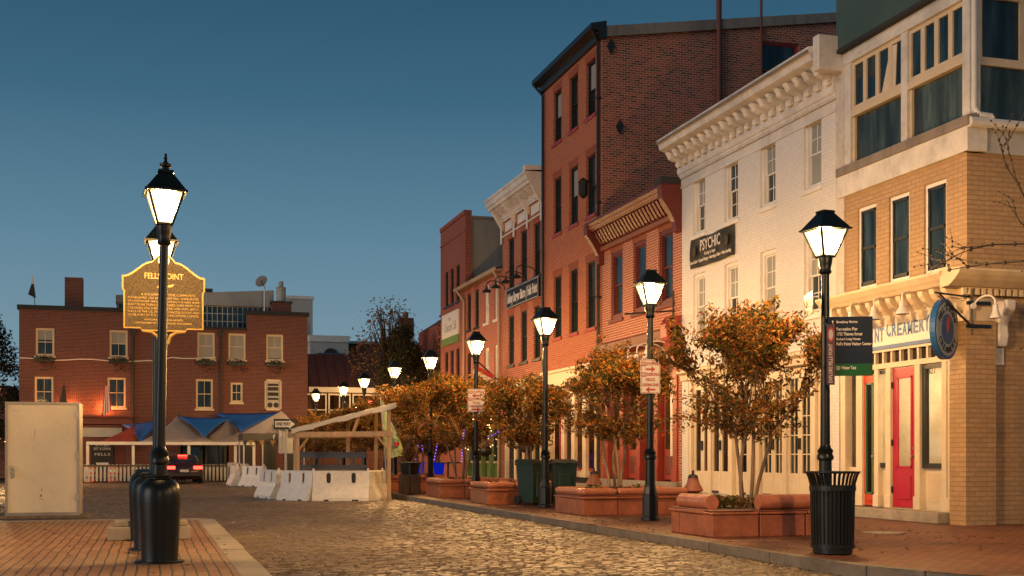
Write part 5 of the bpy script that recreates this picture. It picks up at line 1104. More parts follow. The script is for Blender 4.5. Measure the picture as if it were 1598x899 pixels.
# wayfinding
WF = yawframe(9.09, 15.2, 0, -R(24))
t = thing('wayfinding_sign', 'navy wayfinding sign with green foot listing Broadway Market and Recreation Pier', 'direction sign', (9.2, 15.2, 2.3))
u0, u1, zt, zb = .06, .67, 3.16, 2.33
MB().fb(WF, u0, u1, zb + .17, zt, -.02, .02).build('navy_panel', 'navy', t); MB().fb(WF, u0, u1, zb, zb + .169, -.02, .02).build('green_panel', 'signgreen', t)
for i, (s_, z) in enumerate((('Broadway Market', 3.085), ('Recreation Pier', 2.985), ('1732 Thames Street', 2.915), ('Robert Long House', 2.845), ("Fell's Point Visitor Center", 2.775))): text(s_, .062, WF, u0 + .115, z, 'signwhite', t, d=-.023, align='LEFT', bold=.0012, width=.48 * len(s_) / 27 * (1.0 if len(s_) > 20 else 1.08), height=.046)
text('Water Taxi', .062, WF, u0 + .185, zb + .11, 'signwhite', t, d=-.023, align='LEFT', bold=.0012, width=.2, height=.046)
def arrow(F_, u, v, s_, ang, mat, par, d=-.023):
    pts = [(-.5, -.09), (.1, -.09), (.1, -.32), (.5, 0), (.1, .32), (.1, .09), (-.5, .09)]; ca, sa = math.cos(ang), math.sin(ang)
    return MB().slab(F_, [(u + s_ * (a * ca - b * sa), v + s_ * (a * sa + b * ca)) for a, b in pts], d - .002, d + .002).build('arrow', mat, par)
arrow(WF, u0 + .065, 3.085, .05, R(90), 'signwhite', t); arrow(WF, u0 + .065, 2.985, .05, 0, 'signwhite', t)
MB().slab(WF, [(u0 + .065 + (.026 if k % 2 == 0 else .011) * math.cos(R(90 + 36 * k)), zb + .11 + (.026 if k % 2 == 0 else .011) * math.sin(R(90 + 36 * k))) for k in range(10)], -.025, -.021).build('star', 'signwhite', t)
b = MB()
for k in range(20):
    a, c_ = R(18 * k), R(18 * k + 18); b.slab(WF, [(u0 + .14 + .028 * math.cos(a), zb + .11 + .028 * math.sin(a)), (u0 + .14 + .028 * math.cos(c_), zb + .11 + .028 * math.sin(c_)), (u0 + .14 + .022 * math.cos(c_), zb + .11 + .022 * math.sin(c_)), (u0 + .14 + .022 * math.cos(a), zb + .11 + .022 * math.sin(a))], -.025, -.021)
b.slab(WF, [(u0 + .13, zb + .102), (u0 + .15, zb + .102), (u0 + .145, zb + .12), (u0 + .135, zb + .12)], -.025, -.021); b.build('taxi_symbol', 'signwhite', t)
MB().fb(WF, .0, u0, zt - .12, zt - .08, -.01, .01).fb(WF, .0, u0, zb + .1, zb + .14, -.01, .01).build('bracket', 'lampblack', t)
t = thing('banner_sign', 'narrow plum banner panel with red disc between lamp post and wayfinding sign', 'banner sign', (9.25, 15.1, 2.2))
BF_ = yawframe(9.13, 15.08, 0, -R(24)); MB().fb(BF_, -.055, .055, 2.2, 3.04, -.03, .0).build('panel', 'plum', t)
MB().slab(BF_, [(.045 * math.cos(R(a)), 2.90 + .10 * math.sin(R(a))) for a in range(0, 360, 20)], -.038, -.031).build('disc', 'signred', t); MB().slab(BF_, [(.028 * math.cos(R(a)), 2.90 + .07 * math.sin(R(a))) for a in range(0, 360, 20)], -.041, -.0385).build('inner_disc', 'paleblue', t)
text('EXPLORE FELLS POINT', .07, BF_, 0, 2.5, 'signwhite', t, d=-.033, rot=R(90), width=.54)
# oblique one way
OW = Fr((9.06, 15.36, 0), (-.326, -.946, 0), (-.946, .326, 0))
t = thing('one_way_sign', 'small black and white one way sign seen nearly edge on, on the near lamp', 'road sign', (9.1, 15.4, 3.3))
MB().fb(OW, -.3, .3, 3.2, 3.52, -.10, -.09).build('plate', 'black', t)
MB().fb(OW, -.24, .24, 3.27, 3.45, -.104, -.101).build('white_field', 'signwhite', t); text('ONE WAY', .12, OW, 0, 3.36, 'black', t, d=-.107, width=.42, height=.12, bold=.003); MB().fb(OW, -.01, .01, 3.25, 3.27, -.1, .05).fb(OW, -.01, .01, 3.46, 3.48, -.1, .05).build('strap', 'galv', t)
def loading(x, y, yaw, w, z0, z1, label):
    Fs = yawframe(x, y, 0, yaw); t = thing('parking_sign', label, 'road sign', (x, y, z0), 'truck loading zone signs'); h = z1 - z0; k = h / .64
    MB().fb(Fs, -w / 2, w / 2, z0, z1, -.01, .0).build('plate', 'signwhite', t, bev=.002)
    b = MB()
    for q in ((-w / 2 + .012, w / 2 - .012, z1 - .020, z1 - .012), (-w / 2 + .012, w / 2 - .012, z0 + .012, z0 + .020), (-w / 2 + .012, -w / 2 + .02, z0 + .02, z1 - .02), (w / 2 - .02, w / 2 - .012, z0 + .02, z1 - .02)): b.fb(Fs, *q, -.013, -.0105)
    b.build('border', 'signred', t)
    for zz, word in ((z1 - .085 * k, 'STOPPING'), (z1 - .285 * k, 'PARKING')):
        MB().fb(Fs, -w * .45, -w * .21, zz - .042 * k, zz + .042 * k, -.013, -.0105).build('red_block', 'signred', t); text('NO', .08, Fs, -w * .33, zz, 'signwhite', t, d=-.015, width=w * .2, height=.06 * k, bold=.002); text(word, .08, Fs, w * .13, zz, 'signred', t, d=-.013, width=w * .62, height=.062 * k, bold=.002)
    text('TRUCK', .08, Fs, 0, z1 - .385 * k, 'signred', t, d=-.013, width=w * .5, height=.06 * k, bold=.002); text('LOADING ZONE', .08, Fs, 0, z1 - .48 * k, 'signred', t, d=-.013, width=w * .82, height=.058 * k, bold=.002)
    a1 = arrow(Fs, 0, z1 - .185 * k, w * .5, 0 if w < .42 else math.pi, 'signred', t, -.0125); a2 = arrow(Fs, 0, z0 + .07 * k, w * .5, math.pi if w < .42 else 0, 'signred', t, -.0125)
    MB().fb(Fs, -.01, .01, z0 + .1, z0 + .14, 0, .09).fb(Fs, -.01, .01, z1 - .14, z1 - .1, 0, .09).build('strap', 'galv', t)
loading(8.92, 21.0, -R(14), .37, 2.37, 3.0, 'red lettered no stopping and truck loading sign on the lamp right of the bins')
loading(8.69, 32.78, -R(10), .47, 2.43, 3.07, 'farther truck loading zone sign, on the lamp left of the green bins')
# bracket sign on the red house and white goosenecks
t = thing('sign_bracket', 'empty black iron sign bracket on the small red house', 'bracket', (13.65, 30.6, 5)); MB().tube([(13.64, 30.45, 5.15), (12.2, 30.5, 5.02)], .025, 6).tube([(13.6, 30.45, 4.9), (13.6, 30.45, 5.7)], .025, 6).tube([(13.6, 30.45, 5.6), (12.9, 30.47, 5.1)], .012, 5).build('arm', 'dark', t)
for y, l in zip((31.6, 30.95, 30.3), ('farthest', 'middle', 'nearest')): goose('gooseneck_lamp', F, -y, 3.95, .9, .35, 'whitetrim', 'white gooseneck lamp before the red shopfront, %s of the three' % l, shade_r=.17, group='white gooseneck lamps before the red shopfront')

# ================================================================== WHEELED BINS
def wbin(x, y, yaw, label):
    t = thing('wheeled_bin', label, 'wheeled bin', (0, 0, 0), 'green wheeled bins')
    b = MB(); b.add([(-.24, -.27, .06), (.24, -.27, .06), (.24, .27, .06), (-.24, .27, .06), (-.30, -.34, 1.02), (.30, -.34, 1.02), (.30, .34, 1.02), (-.30, .34, 1.02)], [(0, 1, 2, 3), (4, 5, 6, 7), (0, 1, 5, 4), (1, 2, 6, 5), (2, 3, 7, 6), (3, 0, 4, 7)]); b.box(-.32, .32, -.36, .36, .98, 1.03); b.box(-.16, .16, -.345, -.27, .2, .8); b.build('body', 'bin', t, bev=.02, seg=2)
    MB().add([(-.33, -.38, 1.035), (.33, -.38, 1.035), (.33, .38, 1.035), (-.33, .38, 1.035), (-.29, -.33, 1.09), (.29, -.33, 1.09), (.29, .36, 1.13), (-.29, .36, 1.13)], [(0, 1, 2, 3), (4, 5, 6, 7), (0, 1, 5, 4), (1, 2, 6, 5), (2, 3, 7, 6), (3, 0, 4, 7)]).build('lid', 'binlid', t, bev=.015)
    MB().cyl((-.26, .42, 1.0), (.26, .42, 1.0), .018, .018, 8).build('handle', 'binlid', t)
    for s_ in (-1, 1): MB().cyl((s_ * .25, .28, .12), (s_ * .31, .28, .12), .12, .12, 14).build('wheel', 'rubber', t)
    t.location = (x, y, 0); t.rotation_euler = (0, 0, yaw); return t
wbin(9.0, 28.45, R(20), 'left green wheeled bin beside the third planter'); wbin(9.72, 28.3, R(-12), 'right green wheeled bin with darker lid')

# ================================================================== BEIGE CABINET
t = thing('utility_cabinet', 'tall beige panelled cabinet with a padlocked latch on the left of the island', 'cabinet', (-2.1, 24.3, 0))
CF = fr_at(-2.66, 25.0, 0, R(-2)); 
MB().fb(CF, .0, 1.34, .06, 2.24, .05, .75).build('body', 'alu', t, bev=.01)
MB().fb(CF, .03, 1.31, .12, 2.20, .02, .049).build('door', 'cabinet', t)
b = MB()
for q in ((0, .045, .06, 2.24), (1.295, 1.34, .06, 2.24), (.045, 1.295, 2.19, 2.24), (.045, 1.295, .06, .12)): b.fb(CF, *q, 0, .0495)
b.build('frame', 'alu', t)
b = MB()
for q in ((.62, .66, .42, .47), (.60, .69, .37, .385), (.645, .66, .52, .60), (.52, .53, 1.55, 1.72), (.50, .505, 1.30, 1.42), (.12, .25, 2.08, 2.086)): b.fb(CF, *q, .0185, .0199)
b.build('scuff_marks', 'alu', t)
for z in (.35, 1.15, 1.95): MB().fb(CF, 1.27, 1.32, z, z + .12, -.012, .0).build('hinge', 'galv', t)
o = MB().fb(CF, .10, .15, .88, 1.02, -.012, .018).build('latch', 'galv', t); MB().tube([CF(.125, .96, -.02), CF(.17, .92, -.05), CF(.17, .86, -.05)], .012, 6).fb(CF, .13, .18, .80, .88, -.05, -.02).build('padlock', 'alu', o)
MB().fb(CF, -.1, 1.5, .0, .06, -.12, .8).build('skid', 'oldwood', t, bev=.01)

# ================================================================== WHITE BARRIERS
def barrier():
    t = thing('traffic_barrier', 'x', 'barrier')
    Lh, H = .86, .90
    prof = [(-.29, 0), (-.29, .10), (-.15, .38), (-.11, .50), (-.09, H - .04), (-.06, H), (.06, H), (.09, H - .04), (.11, .50), (.15, .38), (.29, .10), (.29, 0)]
    n_ = len(prof); st = [-Lh, -Lh + .02, -.52, -.46, -.30, -.24, .24, .30, .46, .52, Lh - .02, Lh]
    vs, fs = [], []
    for x in st:
        for (yy, zz) in prof:
            vs.append((x, yy, zz))
    for i in range(len(st) - 1):
        for k in range(n_):
            k2 = (k + 1) % n_
            hole = (3 <= i <= 3 or i == 7) and k in (3, 7)
            if (st[i], st[i + 1]) in ((-.46, -.30), (.30, .46)) and k in (3, 7): continue
            fs.append((i * n_ + k, i * n_ + k2, (i + 1) * n_ + k2, (i + 1) * n_ + k))
    fs += [tuple(range(n_))[::-1], tuple(range((len(st) - 1) * n_, len(st) * n_))]
    m_ = MB(); m_.add(vs, fs)
    # moulded slots: rims and tunnel walls
    for cx in (-.38, .38):
        ring = [(cx + .07 * math.cos(R(a)), .68 + (.085 if 0 <= a <= 180 else -.085) + .07 * math.sin(R(a))) for a in range(0, 360, 20)]
        FF_ = Fr((0, 0, 0), (1, 0, 0), (0, -1, 0)); k = len(ring)
        for side in (-1, 1):
            outer = [(cx - .08, .505), (cx + .08, .505), (cx + .08, .855), (cx - .08, .855)]
            rr = []
            for (a, b_) in ring:
                w_ = .11 - (b_ - .5) * .02 / .36; rr.append((a, side * w_, b_))
            m_.add(rr + [(a, side * (.0), b_) for a, _, b_ in rr], [(i, (i + 1) % k, (i + 1) % k + k, i + k) for i in range(k)])
            # face plate between square cut and slot
            sqp = []
            for (a, b_) in ring:
                dx, dz = a - cx, b_ - .68; s_ = min(.08 / max(1e-6, abs(dx)), .175 / max(1e-6, abs(dz))); sqp.append((cx + dx * s_, side * (.11 - (b_ - .5) * .02 / .36), .68 + dz * s_))
            m_.add(rr + sqp, [(i, (i + 1) % k, (i + 1) % k + k, i + k) for i in range(k)])
    for zz in (.2, .45, .7): m_.box(Lh, Lh + .05, -.07, .07, zz, zz + .1); m_.box(-Lh - .05, -Lh, -.07, .07, zz + .11, zz + .2)
    m_.box(-.7, -.5, -.30, -.285, 0, .05); m_.build('body', 'barrier', t)
    b = MB()
    for cx in (-.38, .38): MB().box(cx - .075, cx + .075, -.05, .05, .51, .85).build('slot_shade_fill', 'dark', t)  # dark block inside each slot, its colour standing in for the hole's shade
    for cx in (-.45, .45): MB().box(cx - .1, cx + .1, -.292, .292, .0, .045).build('foot_shade_block', 'dark', t)  # dark block proud of the foot, coloured like a shaded opening
    for cx in (-.62, -.2, .2, .62): g = MB(); g.add([(cx - .03, -.30, .05), (cx + .03, -.30, .05), (cx + .03, -.16, .38), (cx - .03, -.16, .38), (cx - .03, -.28, .05), (cx + .03, -.28, .05), (cx + .03, -.14, .38), (cx - .03, -.14, .38)], MB.BF); g.build('rib', 'barrier', t)
    MB().lathe([(.035, H), (.035, H + .05), (.02, H + .07)], (Lh - .05, 0, 0), 8).build('pin', 'barrier', t)
    return t
bp = barrier()
def gnd(px, py, g=-.13):
    Z = 1900 * (1.2 - g) / (py - 712); xc = (px - 799) * Z / 1900; return Vector((xc * CS + Z * SN, -xc * SN + Z * CS, 0))
chain = [(gnd(404, 775), gnd(443, 780), 'left oblique white barrier with reddish scuffs before the timber stall'), (gnd(443, 780), gnd(490, 781.5), 'white barrier second from the left before the timber stall'), (gnd(490, 781.5), gnd(576, 781.5), 'long white barrier facing the view with two slots, before the stall'), (gnd(576, 781.5), gnd(597, 779), 'right end white barrier turned away by the stall post'), (gnd(376, 758), gnd(418, 760), 'distant white barrier beside the grey cabinet panels'), (gnd(360, 756), gnd(374, 759), 'distant white barrier farthest left, standing end on')]
for i, (a, b_, lab) in enumerate(chain):
    o = bp if i == 0 else dup(bp); d_ = b_ - a; o.location = ((a + b_) / 2).to_tuple()[:2] + (-.13,); o.rotation_euler = (0, 0, math.atan2(d_.y, d_.x)); L = max(.7, d_.length); o.scale = (min(1.25, L / 1.68), 1, 1); o['label'] = lab; o['group'] = 'white plastic barriers'

# ================================================================== TIMBER STALL
sA, sB = Vector((4.35, 37.9, 0)), Vector((6.85, 36.05, 0)); sd = (sB - sA); SL = sd.length; SF = Fr((sA.x, sA.y, -.13), sd, (0, -1, 0))
t = thing('timber_stall', 'rough timber market stall frame with a sloping pale tarpaulin roof', 'market stall', (sA.x, sA.y, -.13))
DP = 2.2
for nm, u, d0, h in (('post', 0, 0, 2.05), ('post', SL, 0, 2.78), ('post', 0.2, DP, 2.05), ('post', SL, DP, 2.78), ('post', SL * .68, DP, 2.55)): MB().fb(SF, u - .06, u + .06, 0, h, d0 - .05, d0 + .05).build(nm, 'wood', t, bev=.006)
MB().fb(SF, -.08, SL + .12, 1.92, 2.08, -.10, -.052).build('beam', 'wood', t, bev=.006); MB().fb(SF, -.08, SL + .12, 1.92, 2.08, DP + .052, DP + .1).build('beam', 'wood', t)
MB().slab(SF, [(-.05, 2.08), (SL + .1, 2.74), (SL + .1, 2.86), (-.05, 2.2)], -.16, -.11).build('rafter', 'wood', t); MB().slab(SF, [(-.05, 2.08), (SL + .1, 2.74), (SL + .1, 2.86), (-.05, 2.2)], DP + .1, DP + .16).build('rafter', 'wood', t)
rows = 9; vs = []
for i in range(rows + 1):
    for j in range(7): u = -.25 + (SL + .45) * i / rows; d_ = -.2 + (DP + .4) * j / 6; vs.append(SF(u, 2.16 + (u) * .66 / SL + .05 + .02 * math.sin(i * 2.1 + j * 1.7), d_))
tp = MB().add(vs, [(i * 7 + j, i * 7 + j + 1, (i + 1) * 7 + j + 1, (i + 1) * 7 + j) for i in range(rows) for j in range(6)])
for i in range(rows): a, b_ = vs[i * 7], vs[(i + 1) * 7]; dz = Vector((0, 0, -.13 - .02 * math.sin(i * 1.9))); tp.quad(a, b_, b_ + dz, a + dz)
tp.build('tarpaulin', 'tarp', t)
for (a, b_) in (((.06, 1.55), (.38, 1.92)), ((SL - .06, 1.55), (SL - .38, 1.92))): MB().tube([SF(a[0], a[1], -.03), SF(b_[0], b_[1], -.03)], .035, 4).build('brace', 'wood', t)
MB().tube([SF(SL * .62, 2.08, -.02), SF(SL * .68, 2.55, -.02)], .05, 4).build('strut', 'wood', t)
t = thing('folding_counter', 'dark slatted counter standing inside the timber stall', 'counter', (5.5, 38.2, 0))
SG = Fr(SF(0, 0, .7), SF.r, SF.n)
MB().fb(SG, .2, 2.45, 0, .95, .0, .55).build('cabinet', 'grime', t); MB().fb(SG, .12, 2.5, 1.28, 1.42, .1, .16).fb(SG, .12, 2.5, .96, 1.06, -.04, .0).fb(SG, .12, 2.5, 1.42, 1.46, .05, .3).build('rail', 'dark', t)
for u in (.2, .85, 1.5, 2.1, 2.42): MB().fb(SG, u - .025, u + .025, .0, 1.45, .16, .2).build('leg', 'dark', t)
# ONE WAY sign on its post
sp = gnd(446, 741) ; Z_ = 44.0; xc = (446 - 799) * Z_ / 1900; sp = Vector((xc * CS + Z_ * SN, -xc * SN + Z_ * CS, 0)); OF2 = fr_at(sp.x, sp.y, 0, -YAW * .6)
t = thing('one_way_sign', 'black one way sign with a white arrow on a grey post behind the barriers', 'road sign', (sp.x, sp.y, 0))
MB().tube([(sp.x, sp.y + .03, -.13), (sp.x, sp.y + .03, 2.6)], .035, 8).build('post', 'galv', t)
MB().fb(OF2, -.43, .38, 2.17, 2.55, -.02, 0).build('plate', 'black', t); ar = [(-.38, 2.25), (.12, 2.25), (.12, 2.20), (.33, 2.36), (.12, 2.52), (.12, 2.47), (-.38, 2.47)]; MB().slab(OF2, ar, -.025, -.0205).build('white_arrow', 'signwhite', t); text('ONE WAY', .2, OF2, -.09, 2.36, 'black', t, d=-.028, width=.52, height=.14, bold=.006)
t = thing('equipment_box', 'grey metal box mounted behind the one way sign', 'box', (sp.x, sp.y + .5, 0)); MB().fb(fr_at(sp.x, sp.y + .35, 0, 0), -.2, .30, 1.3, 2.2, 0, .3).build('housing', 'galv', t, bev=.01); MB().tube([(sp.x + .05, sp.y + .5, -.13), (sp.x + .05, sp.y + .5, 1.3)], .05, 8).build('post', 'galv', t)
t = thing('street_name_post', 'thin black post with a small street name plate left of the one way sign', 'sign post', (5.0, 46, 0)); q = gnd(418, 745); MB().tube([(q.x, q.y, -.13), (q.x, q.y, 3.0)], .045, 8).build('post', 'black', t); MB().box(q.x - .3, q.x + .3, q.y - .02, q.y + .02, 2.75, 2.92).build('name_plate', 'bin', t)
t.location = (q.x, q.y, 0)
for ch in t.children: ch.location = (5.0 - q.x, 46 - q.y, 0)

# half barrel planter, pale banner, tables
q = Vector((7.95, 38.3, 0))
t = thing('barrel_planter', 'dark half barrel of dry plants on a weathered wooden plinth by the kerb', 'planter', (q.x, q.y, 0))
MB().box(q.x - .3, q.x + .3, q.y - .3, q.y + .3, 0, .62).build('plinth', 'oldwood', t, bev=.01); MB().lathe([(.26, .63), (.33, .95), (.34, 1.02), (.30, 1.02), (.28, .95)], (q.x, q.y, 0), 16).build('barrel', 'dark', t)
b = MB()
rnd = random.Random(9)
for _ in range(40): a = rnd.uniform(0, 6.28); b.cyl((q.x, q.y, .98), (q.x + .4 * math.cos(a) * rnd.random(), q.y + .4 * math.sin(a) * rnd.random(), 1.3 + .3 * rnd.random()), .012, .004, 4)
leaves(b, (q.x, q.y, 1.2), (.35, .35, .25), 160, .1, rnd); b.build('plants', 'dryleaf', t)
t = thing('feather_banner', 'tall pale green banner leaning on a thin mast above the barrel planter', 'banner', (8.1, 41, 0))
MB().tube([(7.75, 41, 0), (7.5, 41, 3.2)], .02, 6).build('mast', 'galv', t)
vs = []
for j in range(9):
    k = j / 8; z = 3.1 - 2.0 * k; w = .08 + .62 * k ** 1.1
    for i in range(5): vs.append((7.5 + .2 * k + w * i / 4, 41 + .05 * math.sin(i * 1.5 + j), z + .15 * k * (i / 4) - .0))
MB().add(vs, [(j * 5 + i, j * 5 + i + 1, (j + 1) * 5 + i + 1, (j + 1) * 5 + i) for j in range(8) for i in range(4)]).build('cloth', 'palegreen', t); MB().box(7.95, 8.12, 40.9, 40.92, 1.55, 1.68).build('red_mark', 'signred', t)
for i, (x, y, lab) in enumerate(((7.75, 37.3, 'dark round cafe table beside the stall post'), (8.9, 37.0, 'dark cafe table behind the planter with the tall stems'))):
    t = thing('cafe_table', lab, 'table', (x, y, 0), 'dark cafe tables'); MB().lathe([(.38, .98), (.4, 1.0), (.38, 1.02)], (x, y, 0), 18).build('table_top', 'dark', t); MB().tube([(x, y, .02), (x, y, .98)], .03, 6).lathe([(.25, 0), (.05, .04)], (x, y, 0), 14).build('leg', 'dark', t)
for (x, y, lab) in ((9.9, 46.0, 'glowing blue pot left of the other by the far shopfronts'), (10.7, 46.0, 'glowing blue pot nearer the green shopfront')):
    t = thing('blue_pot', lab, 'flower pot', (x, y, 0), 'glowing blue pots'); MB().lathe([(.18, .5), (.24, .95), (.25, .98)], (x, y, 0), 14).build('pot', 'bluelit', t); MB().lathe([(.2, 0), (.2, .5)], (x, y, 0), 10).build('stand', 'dark', t)
t = thing('string_lights', 'violet string lights looped over the far shopfront posts', 'string lights', (10.3, 46, 0)); b = MB(); w = MB()
for (xa, za, xb, zb_) in ((9.75, .95, 10.0, 2.4), (10.1, .95, 9.95, 2.4), (10.5, .95, 10.75, 2.3), (11.6, 1.0, 11.7, 2.2), (12.6, 1.9, 13.4, 2.3)):
    w.tube([(xa, 46.02, za), (xb, 46.02, zb_)], .008, 4)
    for k in range(12): b.ball((xa + (xb - xa) * k / 11, 46, za + (zb_ - za) * k / 11), .018, 4)
b.build('bulbs', 'violet', t); w.build('wire', 'dark', t)
t = thing('string_lights', 'warm tiny bulbs hung in the green shopfront windows', 'string lights', (13.4, 50, 2)); b = MB(); rnd = random.Random(8)
for k in range(46): b.ball((13.5, 48.2 + rnd.random() * 4.6, 1.2 + rnd.random() * 1.7), .014, 4)
b.build('bulbs', 'bulb', t)
# flags / baskets before the pub
t = thing('hanging_basket', 'orange patterned hanging basket before the pub doors', 'hanging basket', (12.6, 40.6, 1.5)); MB().ball((12.6, 40.6, 1.5), .26, 8, .8).build('bowl', 'dark', t); b = MB(); leaves(b, (12.6, 40.6, 1.85), (.3, .3, .3), 250, .09, random.Random(2)); b.build('flowers', leafm('orange_flowers', [(0, (.5, .08, .01)), (.5, (.7, .2, .04)), (1, (.1, .06, .02))]), t); MB().tube([(12.6, 40.6, 1.3), (12.6, 40.6, 0)], .02, 6).build('stand', 'dark', t)
t = thing('hanging_basket', 'red patterned hanging basket farther along the pub front', 'hanging basket', (12.2, 44.6, 1.4)); MB().ball((12.2, 44.6, 1.4), .26, 8, .8).build('bowl', 'dark', t); b = MB(); leaves(b, (12.2, 44.6, 1.75), (.3, .3, .3), 250, .09, random.Random(3)); b.build('flowers', leafm('red_flowers', [(0, (.4, .02, .01)), (.5, (.5, .3, .2)), (1, (.1, .02, .02))]), t); MB().tube([(12.2, 44.6, 1.2), (12.2, 44.6, 0)], .02, 6).build('stand', 'dark', t)
t = thing('flag', 'small red and blue flag on an angled staff above the trees', 'flag', (13.6, 47.5, 4)); MB().tube([(13.64, 47.6, 4.2), (12.3, 47.4, 5.3)], .03, 6).build('staff', 'dark', t)
FG = fr_at(12.55, 47.4, 4.4, 0)
for k, m_ in enumerate(('signred', 'signwhite', 'flagblue')): MB().slab(FG, [(-.1 + k * .02, .5 - k * .2), (.75, .1 - k * .2), (.7, -.08 - k * .2), (-.12, .32 - k * .2)], 0, .02).build('stripe', m_, t)

# ================================================================== FAR STREET: fence, frame, sails, tent, barrels, car
t = thing('picket_fence', 'low pale picket fence closing the outdoor tables', 'fence', (0, 64.5, 0))
b = MB()
x = -3.4
rnd = random.Random(12)
while x < 4.2:
    b.box(x, x + .11, 64.48, 64.52, -.05, .78 + rnd.uniform(-.01, .01)); x += .19
b.build('pickets', 'offgrey', t); MB().box(-3.4, 4.2, 64.43, 64.475, .68, .76).box(-3.4, 4.2, 64.53, 64.57, .1, .18).build('rail', 'grime', t)
t = thing('pergola', 'long white timber beam on posts in front of the shade sails', 'pergola', (0, 65, 0))
MB().box(-3.1, 5.3, 64.95, 65.05, 1.78, 1.94).build('beam', 'whitetrim', t)
for x in (-3.05, -.85, 1.9, 4.25, 5.2): MB().box(x - .07, x + .07, 65.06, 65.18, -.1, 1.9).build('post', 'whitetrim', t)
def wp(px, py, Y): 
    tt = (px - 799) / 1900; X = Y * (SN + tt * CS) / (CS - tt * SN); Z = X * SN + Y * CS; return Vector((X, Y, 1.2 + (712 - py) * Z / 1900))
def sail(A_, B_, C_, mat, label, bow=.16, sagz=.12):
    c = (A_ + B_ + C_) / 3; n_ = 8; vs, idx = [], {}
    for i in range(n_ + 1):
        for j in range(n_ + 1 - i):
            a, b_ = i / n_, j / n_; g_ = 1 - a - b_; p = A_ * a + B_ * b_ + C_ * g_
            e = 4 * max(a * b_, b_ * g_, a * g_) * (1 - min(a, b_, g_) * 3) ; p = p + (c - p) * bow * e * 1.4; p.z -= sagz * 27 * a * b_ * g_ * .3
            idx[(i, j)] = len(vs); vs.append(p)
    fs = []
    for i in range(n_):
        for j in range(n_ - i):
            fs.append((idx[(i, j)], idx[(i + 1, j)], idx[(i, j + 1)]))
            if i + j < n_ - 1: fs.append((idx[(i + 1, j)], idx[(i + 1, j + 1)], idx[(i, j + 1)]))
    o = MB().add(vs, fs).build('shade_sail', mat, None, smooth=True); o.modifiers.new('thickness', 'SOLIDIFY').thickness = .015
    tag(o, label, 'shade sail', 'shade sails over the outdoor tables')
sail(wp(146, 693, 65.2), wp(212, 663, 67.5), wp(215, 693, 65.4), 'redfab', 'faded red shade sail left of the lamps', .12)
sail(wp(190, 663, 69), wp(262, 652, 68), wp(219, 692, 65.5), 'blue', 'blue shade sail hanging to a point just left of the lamp poles', .14)
sail(wp(215, 692, 65.3), wp(280, 646, 68.5), wp(338, 692, 65.3), 'greyfab', 'large grey peaked shade sail left of the parked car', .14)
sail(wp(278, 650, 67), wp(362, 651, 67), wp(319, 684, 65.0), 'blue', 'blue shade sail between the two grey peaks', .12)
sail(wp(312, 692, 65.8), wp(362, 648, 68.5), wp(385, 692, 65.8), 'greyfab', 'smaller grey peaked shade sail above the car', .12)
sail(wp(335, 645, 69), wp(446, 643, 68), wp(376, 674, 65.8), 'blue', 'wide blue shade sail reaching the brick wall right of the car', .1)
# canopy tent with black valance
t = thing('canopy_tent', 'peaked grey canopy tent with a black valance left of the one way sign', 'tent', (6, 60, 0))
c0, c1 = wp(378, 678, 58), wp(475, 670, 58); zt_ = 2.25; x0, x1 = 4.05, 6.9; y0, y1 = 57.0, 60.0; ap = Vector((5.95, 58.5, 3.35))
cs = [Vector((x0, y0, zt_)), Vector((x1, y0, zt_)), Vector((x1, y1, zt_)), Vector((x0, y1, zt_))]
MB().add(cs + [ap], [(0, 1, 4), (1, 2, 4), (2, 3, 4), (3, 0, 4)]).build('canopy', 'greyfab', t)
MB().box(x0, x1, y0 - .01, y0 + .01, 1.93, 2.24).box(x0 - .01, x0 + .01, y0 + .01, y1, 1.93, 2.24).build('valance', 'black', t)
for x, y in ((x0 + .05, y0 + .05), (x1 - .05, y0 + .05), (x1 - .05, y1 - .05), (x0 + .05, y1 - .05), (x0 + .9, y0 + .05)): MB().box(x - .03, x + .03, y - .03, y + .03, -.13, zt_).build('leg', 'whitetrim', t)
VF = facing(y0 - .012)
text('f', .3, VF, 5.45, 2.08, 'signwhite', t, bold=.01); 
for u in (5.75, 6.05): MB().slab(VF, [(u + a, 2.08 + b_) for a, b_ in circ(.10, 16)], -.012, -.002).build('round_icon', 'signwhite', t)
text('L', .26, VF, 6.35, 2.08, 'signwhite', t, bold=.01)
t = thing('bunting', 'yellow and black pennants hanging under the tent valance', 'bunting', (5, 56.9, 1.8))
for k in range(11): u = 4.15 + k * .25; MB().slab(facing(56.9), [(u - .11, 1.92), (u + .11, 1.92), (u, 1.62)], 0, .01).build('pennant', 'gold' if k % 2 else 'charcoal', t)
# brick planter wall / dark counters behind
t = thing('notice_cabinet', 'pair of galvanised panel cabinets at the end of the picket fence', 'cabinet', (3.5, 57.6, 0)); q = gnd(366, 757); MB().box(q.x - .25, q.x + .25, q.y + .8, q.y + 1.4, -.13, .9).box(q.x + .3, q.x + .7, q.y + .8, q.y + 1.4, -.13, .85).build('panels', 'galv', t)
MB().box(q.x - .27, q.x + .72, q.y + .78, q.y + 1.42, -.13, -.03).build('base', 'oldwood', t)
for (px, lab) in ((141, 'orange and white traffic barrel at the fence, left one'), (178, 'orange and white traffic barrel at the fence, right one')):
    p = gnd(px, 752.5); t = thing('traffic_barrel', lab, 'traffic barrel', (p.x, p.y, -.13), 'orange traffic barrels'); 
    for k, (z0, z1, r0, r1, m_) in enumerate(((0, .22, .30, .28, 'barrel'), (.22, .36, .275, .27, 'silver'), (.36, .52, .268, .26, 'barrel'), (.52, .66, .255, .25, 'silver'), (.66, .82, .248, .235, 'barrel'))): MB().lathe([(r0, z0 - .13), (r1, z1 - .13)], (p.x, p.y, 0), 16).build('band', m_, t)
